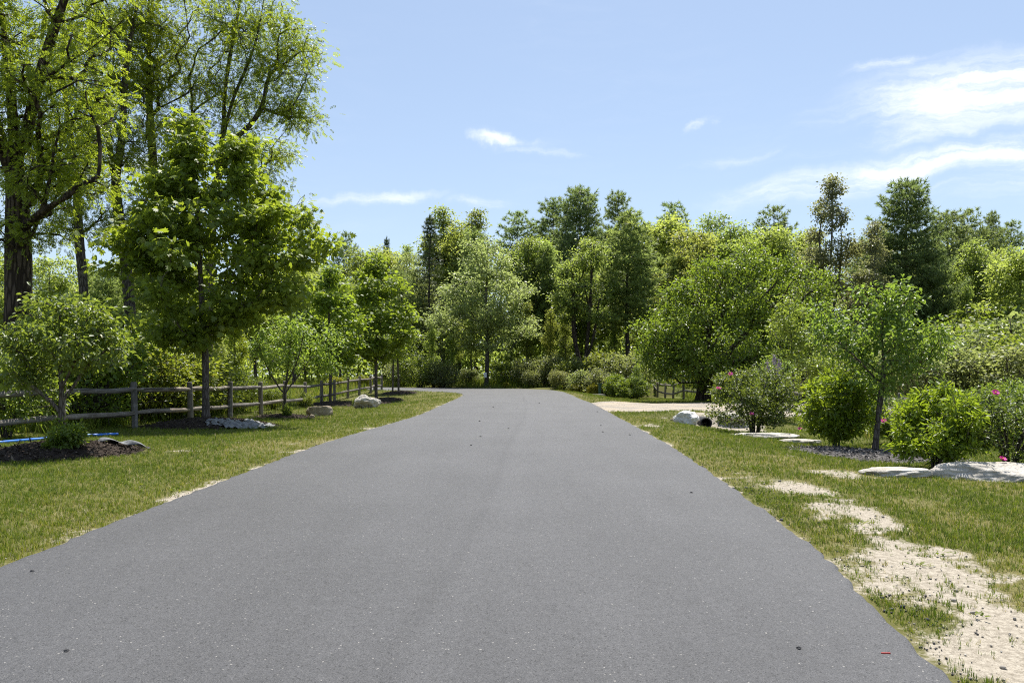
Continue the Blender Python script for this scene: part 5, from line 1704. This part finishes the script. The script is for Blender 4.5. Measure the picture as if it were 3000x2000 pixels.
rock('flat_boulder', at(2625, 11.75), (.50, .30, .10), 25, M['rock_pale'], 'low flat pale boulder, left of the two by the right bushes', cuts=6, flat_top=.7, rough=.07, sink=.28)
rock('flat_boulder', at(2905, 11.75), (.85, .42, .19), 27, M['rock_pale'], 'long pale boulder sloping out of the right edge', cuts=7, flat_top=.75, rough=.08, rz=-.05, sink=.26)
rock('flat_boulder', at(2235, 19.9), (.85, .25, .10), 29, M['rock_pale'], 'thin flat stone slab in front of the tall rose bush', cuts=6, flat_top=.6, rough=.06, rz=-.1, sink=.2)
rock('flat_boulder', at(2345, 18.6), (.45, .22, .09), 31, M['rock_pale'], 'short flat slab left of the forsythia foot', cuts=6, flat_top=.6, rough=.06, rz=-.2, sink=.2)


def culvert():
    x, y = gx(2066, 25.3), 25.15
    z0 = G(x, y)
    root = empty('culvert_pipe', (x, y, z0), 'black drain pipe mouth in the gravel bank', 'pipe')
    n, ns, R0 = 26, 28, .165
    an = np.arange(ns) / ns * 6.2832
    V, Fq = [], []
    prof = [(0.0, R0 - .015), (0.0, R0 + .012)] + [(t, R0 + .012 + .008 * math.sin(t * 60)) for t in np.linspace(.02, .9, 24)]
    inner = [(t, R0 - .015 + .006 * math.sin(t * 60)) for t in np.linspace(.62, 0.0, 16)]
    prof = inner + prof
    for t, r in prof:
        V.append(np.stack([np.cos(an) * r, np.full(ns, t), np.sin(an) * r + .13], 1))
    k = len(prof)
    i = np.arange(k * ns).reshape(k, ns)
    j = np.roll(i, -1, 1)
    obj('pipe', mesh_np('pipe', np.vstack(V), np.stack([i[:-1], i[1:], j[1:], j[:-1]], -1).reshape(-1, 4), M['pipe'], smooth=True), root)
    V = np.stack([np.cos(an) * (R0 - .01), np.full(ns, .58), np.sin(an) * (R0 - .01) + .13], 1)
    obj('shade_disc', mesh_np('shade_disc', V, np.arange(ns)[None, :], M['void']), root)  # added disc closing the pipe, shade of the hole painted as near-black


culvert()

# ------------------------------------------------------------------ small things
def tube_obj(name, pts, r, m, label, cat, sides=10, group=None):
    p = catmull(pts, 8)
    tg = norm(np.gradient(p, axis=0))
    a = norm(np.cross(tg, np.array([0, 0, 1.0]))); b = np.cross(a, tg)
    an = np.arange(sides) / sides * 6.2832
    o0 = p[0]
    ring = p[:, None] + r * (np.cos(an)[None, :, None] * a[:, None] + np.sin(an)[None, :, None] * b[:, None]) - o0
    k = len(p)
    i = np.arange(k * sides).reshape(k, sides)
    j = np.roll(i, -1, 1)
    o = obj(name, mesh_np(name, ring.reshape(-1, 3), np.stack([i[:-1], i[1:], j[1:], j[:-1]], -1).reshape(-1, 4), m, smooth=True))
    o.location = o0
    return tag(o, label, cat, group)


tube_obj('water_pipe', [tuple(at(px, d, .035)) for px, d in [(-300, 14.6), (-120, 15.6), (0, 16.3), (90, 17.0), (170, 17.6), (240, 18.2), (300, 18.6), (345, 18.9)]], .032, M['hose'],
         'bright blue plastic pipe lying along the foot of the left fence', 'pipe')


def marker_post():
    x, y = gx(1757, 58), 58
    root = empty('marker_post', (x, y, G(x, y)), 'dark green utility post beside the concrete slab', 'post')
    bm = bmesh.new()
    bmesh.ops.create_cone(bm, cap_ends=True, segments=16, radius1=.10, radius2=.095, depth=.98)
    bmesh.ops.translate(bm, verts=bm.verts, vec=(0, 0, .45))
    obj('post', bm_mesh('post', bm, M['green_metal'], False), root)
    bm = bmesh.new()
    bmesh.ops.create_cube(bm, size=1)
    bmesh.ops.scale(bm, verts=bm.verts, vec=(.34, .26, .07))
    bmesh.ops.bevel(bm, geom=bm.edges[:], offset=.015, segments=2, affect='EDGES')
    bmesh.ops.translate(bm, verts=bm.verts, vec=(0, 0, .972))
    obj('cap', bm_mesh('cap', bm, M['green_metal']), root)


marker_post()


def slab():
    x, y = gx(1745, 56.2), 56.2
    bm = bmesh.new()
    bmesh.ops.create_cube(bm, size=1)
    bmesh.ops.scale(bm, verts=bm.verts, vec=(1.15, .95, .16))
    bmesh.ops.bevel(bm, geom=bm.edges[:], offset=.02, segments=2, affect='EDGES')
    o = obj('concrete_slab', bm_mesh('concrete_slab', bm, M['concrete']))
    o.location = (x, y, G(x, y) + .05)
    o.rotation_euler = (.0, 0, .15)
    tag(o, 'square concrete slab in the grass at the far right road edge', 'slab')


slab()


def trail_marker():
    x, y = gx(1422, 69.4), 69.4
    z = zpix(1098, y)
    bm = bmesh.new()
    bmesh.ops.create_cube(bm, size=1)
    bmesh.ops.scale(bm, verts=bm.verts, vec=(.22, .02, .42))
    bmesh.ops.bevel(bm, geom=bm.edges[:], offset=.006, segments=1, affect='EDGES')
    o = obj('small_sign', bm_mesh('small_sign', bm, M['sign_white']))
    o.location = (x, y, z)
    tag(o, 'tiny white sign on the pale tree trunk at the road end', 'sign')


trail_marker()

me = None
for k, (px, py) in enumerate([(195, 1920), (2340, 1905), (2025, 1445), (1760, 1248), (1766, 1267), (1845, 1275), (1380, 1310), (1408, 1283), (1490, 1259), (1405, 1237), (1445, 1195), (1580, 1182), (1750, 1207), (94, 1675), (2585, 1750)]):
    x, d = edge_pt(px, py)
    rng = random.Random(k)
    bm = bmesh.new()
    bmesh.ops.create_icosphere(bm, subdivisions=2, radius=.011 + .003 * d / 5)
    for v in bm.verts:
        v.co *= 1 + mnoise.noise(v.co * 90 + Vector((k, 0, 0))) * .5
        v.co.z *= .7
    o = obj('asphalt_crumb', bm_mesh('asphalt_crumb', bm, M['crumb']))
    o.location = (x, d, road_z(x, d) + .003)
    tag(o, 'small black crumb of asphalt lying loose on the road', 'debris', 'crumbs on the road')
x, d = edge_pt(2595, 1914)
bm = bmesh.new()
bmesh.ops.create_cube(bm, size=1)
bmesh.ops.scale(bm, verts=bm.verts, vec=(.052, .007, .006))
bmesh.ops.bevel(bm, geom=bm.edges[:], offset=.0015, segments=2, affect='EDGES')
o = obj('litter_stick', bm_mesh('litter_stick', bm, M['red']))
o.location = (x, d, road_z(x, d) + .002)
tag(o, 'thin red stick of litter on the asphalt near the right edge', 'litter')


# ------------------------------------------------------------------ grass, weeds, grit
def visible(x, y, margin=500):
    px = CX + x / np.maximum(y, .1) * F
    return (y > 2.5) & (px > -margin) & (px < 3000 + margin)


def lawn():
    rng = np.random.RandomState(9)
    pos, size, tone = [], [], []
    for y0, y1, dens, h in ((2.8, 6, 1900, .036), (6, 9, 1500, .040), (9, 13, 800, .044), (13, 19, 420, .050), (19, 28, 190, .056), (28, 42, 80, .065), (42, 60, 32, .08)):
        w = (y1 * .62 + .5, y1 * .66 + .5)
        xa, xb = -min(w[0], 11.2), min(w[1], 13)
        n = int((xb - xa) * (y1 - y0) * dens)
        x, y = rng.uniform(xa, xb, n), rng.uniform(y0, y1, n)
        dirt, dry, sd, right = masks(x, y)
        keep = (sd > .01) & visible(x, y, 250) & (in_beds(x, y) < .12)
        keep &= rng.uniform(0, 1, n) > np.clip(dirt * 1.15 - .03, 0, .985)
        # blades thin out a little in dry patches
        keep &= rng.uniform(0, 1, n) > dry * .45
        keep &= ~inside(x, y, DRIVE_POLY)
        x, y, dry, sd, right, dirt = x[keep], y[keep], dry[keep], sd[keep], right[keep], dirt[keep]
        pos.append(np.stack([x, y, ground(x, y)], 1))
        hh = h * rng.uniform(.6, 1.35, len(x)) * (1 + .5 * (fbm(x * 1.3, y * 1.3, 44) - .5)) * (1 - .45 * dirt)
        hh *= 1 + .5 * (rng.uniform(0, 1, len(x)) < .04)
        size.append(hh)
        t = rng.normal(.36, .13, len(x)) + .10 * (fbm(x * .6, y * .6, 61) - .5)
        isdry = rng.uniform(0, 1, len(x)) < (dry * .34 + .03)
        t = np.where(isdry, rng.uniform(.66, 1.0, len(x)), t + dry * .10)
        t = t + .14 * np.exp(-(np.maximum(sd, 0) / .8) ** 2) * (~right)
        tone.append(np.clip(t, 0, 1))
    pos, size, tone = np.vstack(pos), np.concatenate(size), np.concatenate(tone)
    r2 = np.random.RandomState(4)
    tp = [tpl_blade_tuft(r2, 3, .13, .6) for _ in range(6)]
    # nearest tufts keep fine blades, the farther ones are broader
    a = rng.uniform(0, 6.283, len(pos))
    tang = np.stack([np.cos(a), np.sin(a), 0 * a], 1)
    nrm = norm(np.array([0, 0, 1.0]) + rng.normal(0, .12, pos.shape))
    V, Fc, A = scatter(tp, pos, tang, nrm, size, tone, rng)
    print('lawn tris', len(Fc))
    o = obj('lawn_grass', mesh_np('lawn_grass', V, Fc, M['grass'], {'v': A}))
    tag(o, 'short mown grass with dry patches on both sides of the road', 'grass', kind='stuff')


def meadow():
    rng = np.random.RandomState(19)
    pos, size, tone = [], [], []
    for xa, xb, y0, y1, n, h in ((-34, -10.4, 19, 34, 7000, .42), (-40, -10.4, 34, 60, 9000, .5), (-50, -11, 60, 78, 5000, .6), (12.9, 40, 46, 80, 12000, .55), (15, 34, 44.5, 60, 4000, .5),
                                 (-30, 30, 66, 78, 5000, .6), (9, 24, 17, 27, 5000, .3), (4.2, 12, 44.5, 60, 2500, .14)):
        x, y = rng.uniform(xa, xb, n), rng.uniform(y0, y1, n)
        sd, right = road_sd(x, y)
        k = (sd > .6) & visible(x, y, 300) & ~inside(x, y, DRIVE_POLY)
        x, y = x[k], y[k]
        pos.append(np.stack([x, y, ground(x, y) - .02], 1))
        size.append(h * rng.uniform(.5, 1.25, len(x)) * (.5 + fbm(x * .3, y * .3, 6)))
        tone.append(np.clip(rng.normal(.45, .14, len(x)) + .3 * (fbm(x * .25, y * .25, 91) - .5), 0, .9))
    pos, size, tone = np.vstack(pos), np.concatenate(size), np.concatenate(tone)
    r2 = np.random.RandomState(5)
    tp = [tpl_blade_tuft(r2, 5, .07, .6) for _ in range(5)]
    a = rng.uniform(0, 6.283, len(pos))
    V, Fc, A = scatter(tp, pos, np.stack([np.cos(a), np.sin(a), 0 * a], 1), np.tile([0, 0, 1.0], (len(pos), 1)), size, tone, rng)
    o = obj('meadow_grass', mesh_np('meadow_grass', V, Fc, M['grass'], {'v': A}))
    tag(o, 'long uncut meadow grass beyond the fences', 'grass', kind='stuff')


def verge_weeds():
    rng = np.random.RandomState(29)
    n = 1500
    x, y = rng.uniform(-8, 7.5, n), rng.uniform(3.4, 24, n)
    dirt, dry, sd, right = masks(x, y)
    k = (sd > .03) & (sd < 2.6) & visible(x, y, 100) & (in_beds(x, y) < .02) & (rng.uniform(0, 1, n) < .25 + dirt * .7)
    x, y = x[k], y[k]
    m = 9
    cx, cy = np.repeat(x, m), np.repeat(y, m)
    s = np.repeat(rng.uniform(.03, .085, len(x)), m)
    a = rng.uniform(0, 6.283, len(cx))
    rr = s * rng.uniform(0, 1.2, len(cx))
    px_, py_ = cx + np.cos(a) * rr, cy + np.sin(a) * rr
    pos = np.stack([px_, py_, ground(px_, py_) + .004 + rng.uniform(0, .02, len(a))], 1)
    tang = norm(np.stack([np.cos(a), np.sin(a), rng.uniform(.1, .9, len(a))], 1))
    nrm = norm(np.array([0, 0, 1.0]) + rng.normal(0, .3, pos.shape))
    V, Fc, A = scatter([tpl_oval(.4, .05, .2), tpl_oval(.25, .05, .3)], pos, tang, nrm, s * rng.uniform(.5, 1, len(s)), np.clip(rng.normal(.45, .12, len(s)), 0, .8), rng)
    o = obj('verge_weeds', mesh_np('verge_weeds', V, Fc, M['grass'], {'v': A}))
    tag(o, 'scattered broad leaved weeds on the sandy road verge', 'weeds', kind='stuff')


def grit():
    rng = np.random.RandomState(39)
    n = 16000
    x, y = rng.uniform(1.5, 6, n), 3.2 + 9.5 * rng.uniform(0, 1, n) ** 1.5
    dirt, dry, sd, right = masks(x, y)
    clump = fbm(x * 2.2, y * 2.2, 15)
    dk = np.exp(-((sd - .18) / .28) ** 2) * (sstep(clump, .40, .62) * .9 + .12)
    k = right & (sd > .005) & visible(x, y, 100) & (rng.uniform(0, 1, n) < np.maximum(dk, dirt * .22))
    x, y, dk = x[k], y[k], dk[k]
    xl = rng.uniform(-6, -2, 5000); yl = rng.uniform(4, 22, 5000)
    dl, _, sl, rl = masks(xl, yl)
    kl = (~rl) & (sl > 0) & (sl < .25) & (rng.uniform(0, 1, 5000) < .8)
    x, y, dk = np.concatenate([x, xl[kl]]), np.concatenate([y, yl[kl]]), np.concatenate([dk, np.full(kl.sum(), .3)])
    ico = bmesh.new()
    bmesh.ops.create_icosphere(ico, subdivisions=1, radius=.5)
    base = np.array([v.co[:] for v in ico.verts]); fc = np.array([[v.index for v in f.verts] for f in ico.faces])
    ico.free()
    tp = [(base * (1 + rng.normal(0, .18, (len(base), 1))) * np.array([1, rng.uniform(.6, 1), .6]), fc) for _ in range(6)]
    s = rng.uniform(.006, .02, len(x)) * (1 + 1.2 * (rng.uniform(0, 1, len(x)) < .06))
    pos = np.stack([x, y, ground(x, y) + s * .15 + .003], 1)
    a = rng.uniform(0, 6.283, len(x))
    tone = np.where(rng.uniform(0, 1, len(x)) < dk * 1.3, rng.uniform(0, .5, len(x)), rng.uniform(.5, 1, len(x)))
    V, Fc, A = scatter(tp, pos, np.stack([np.cos(a), np.sin(a), 0 * a], 1), np.tile([0, 0, 1.0], (len(pos), 1)), s, tone, rng)
    print('grit', len(x))
    o = obj('verge_gravel', mesh_np('verge_gravel', V, Fc, M['pebble'], {'v': A}))
    tag(o, 'loose grit and crumbled asphalt along the road edges', 'gravel', kind='stuff')


lawn()
meadow()
verge_weeds()
grit()
tot = sum(sum(len(p.vertices) - 2 for p in m_.polygons) if len(m_.polygons) < 2000 else int(len(m_.loops) - 2 * len(m_.polygons)) for m_ in bpy.data.meshes)
print('unique triangles', tot, 'objects', len(bpy.data.objects))
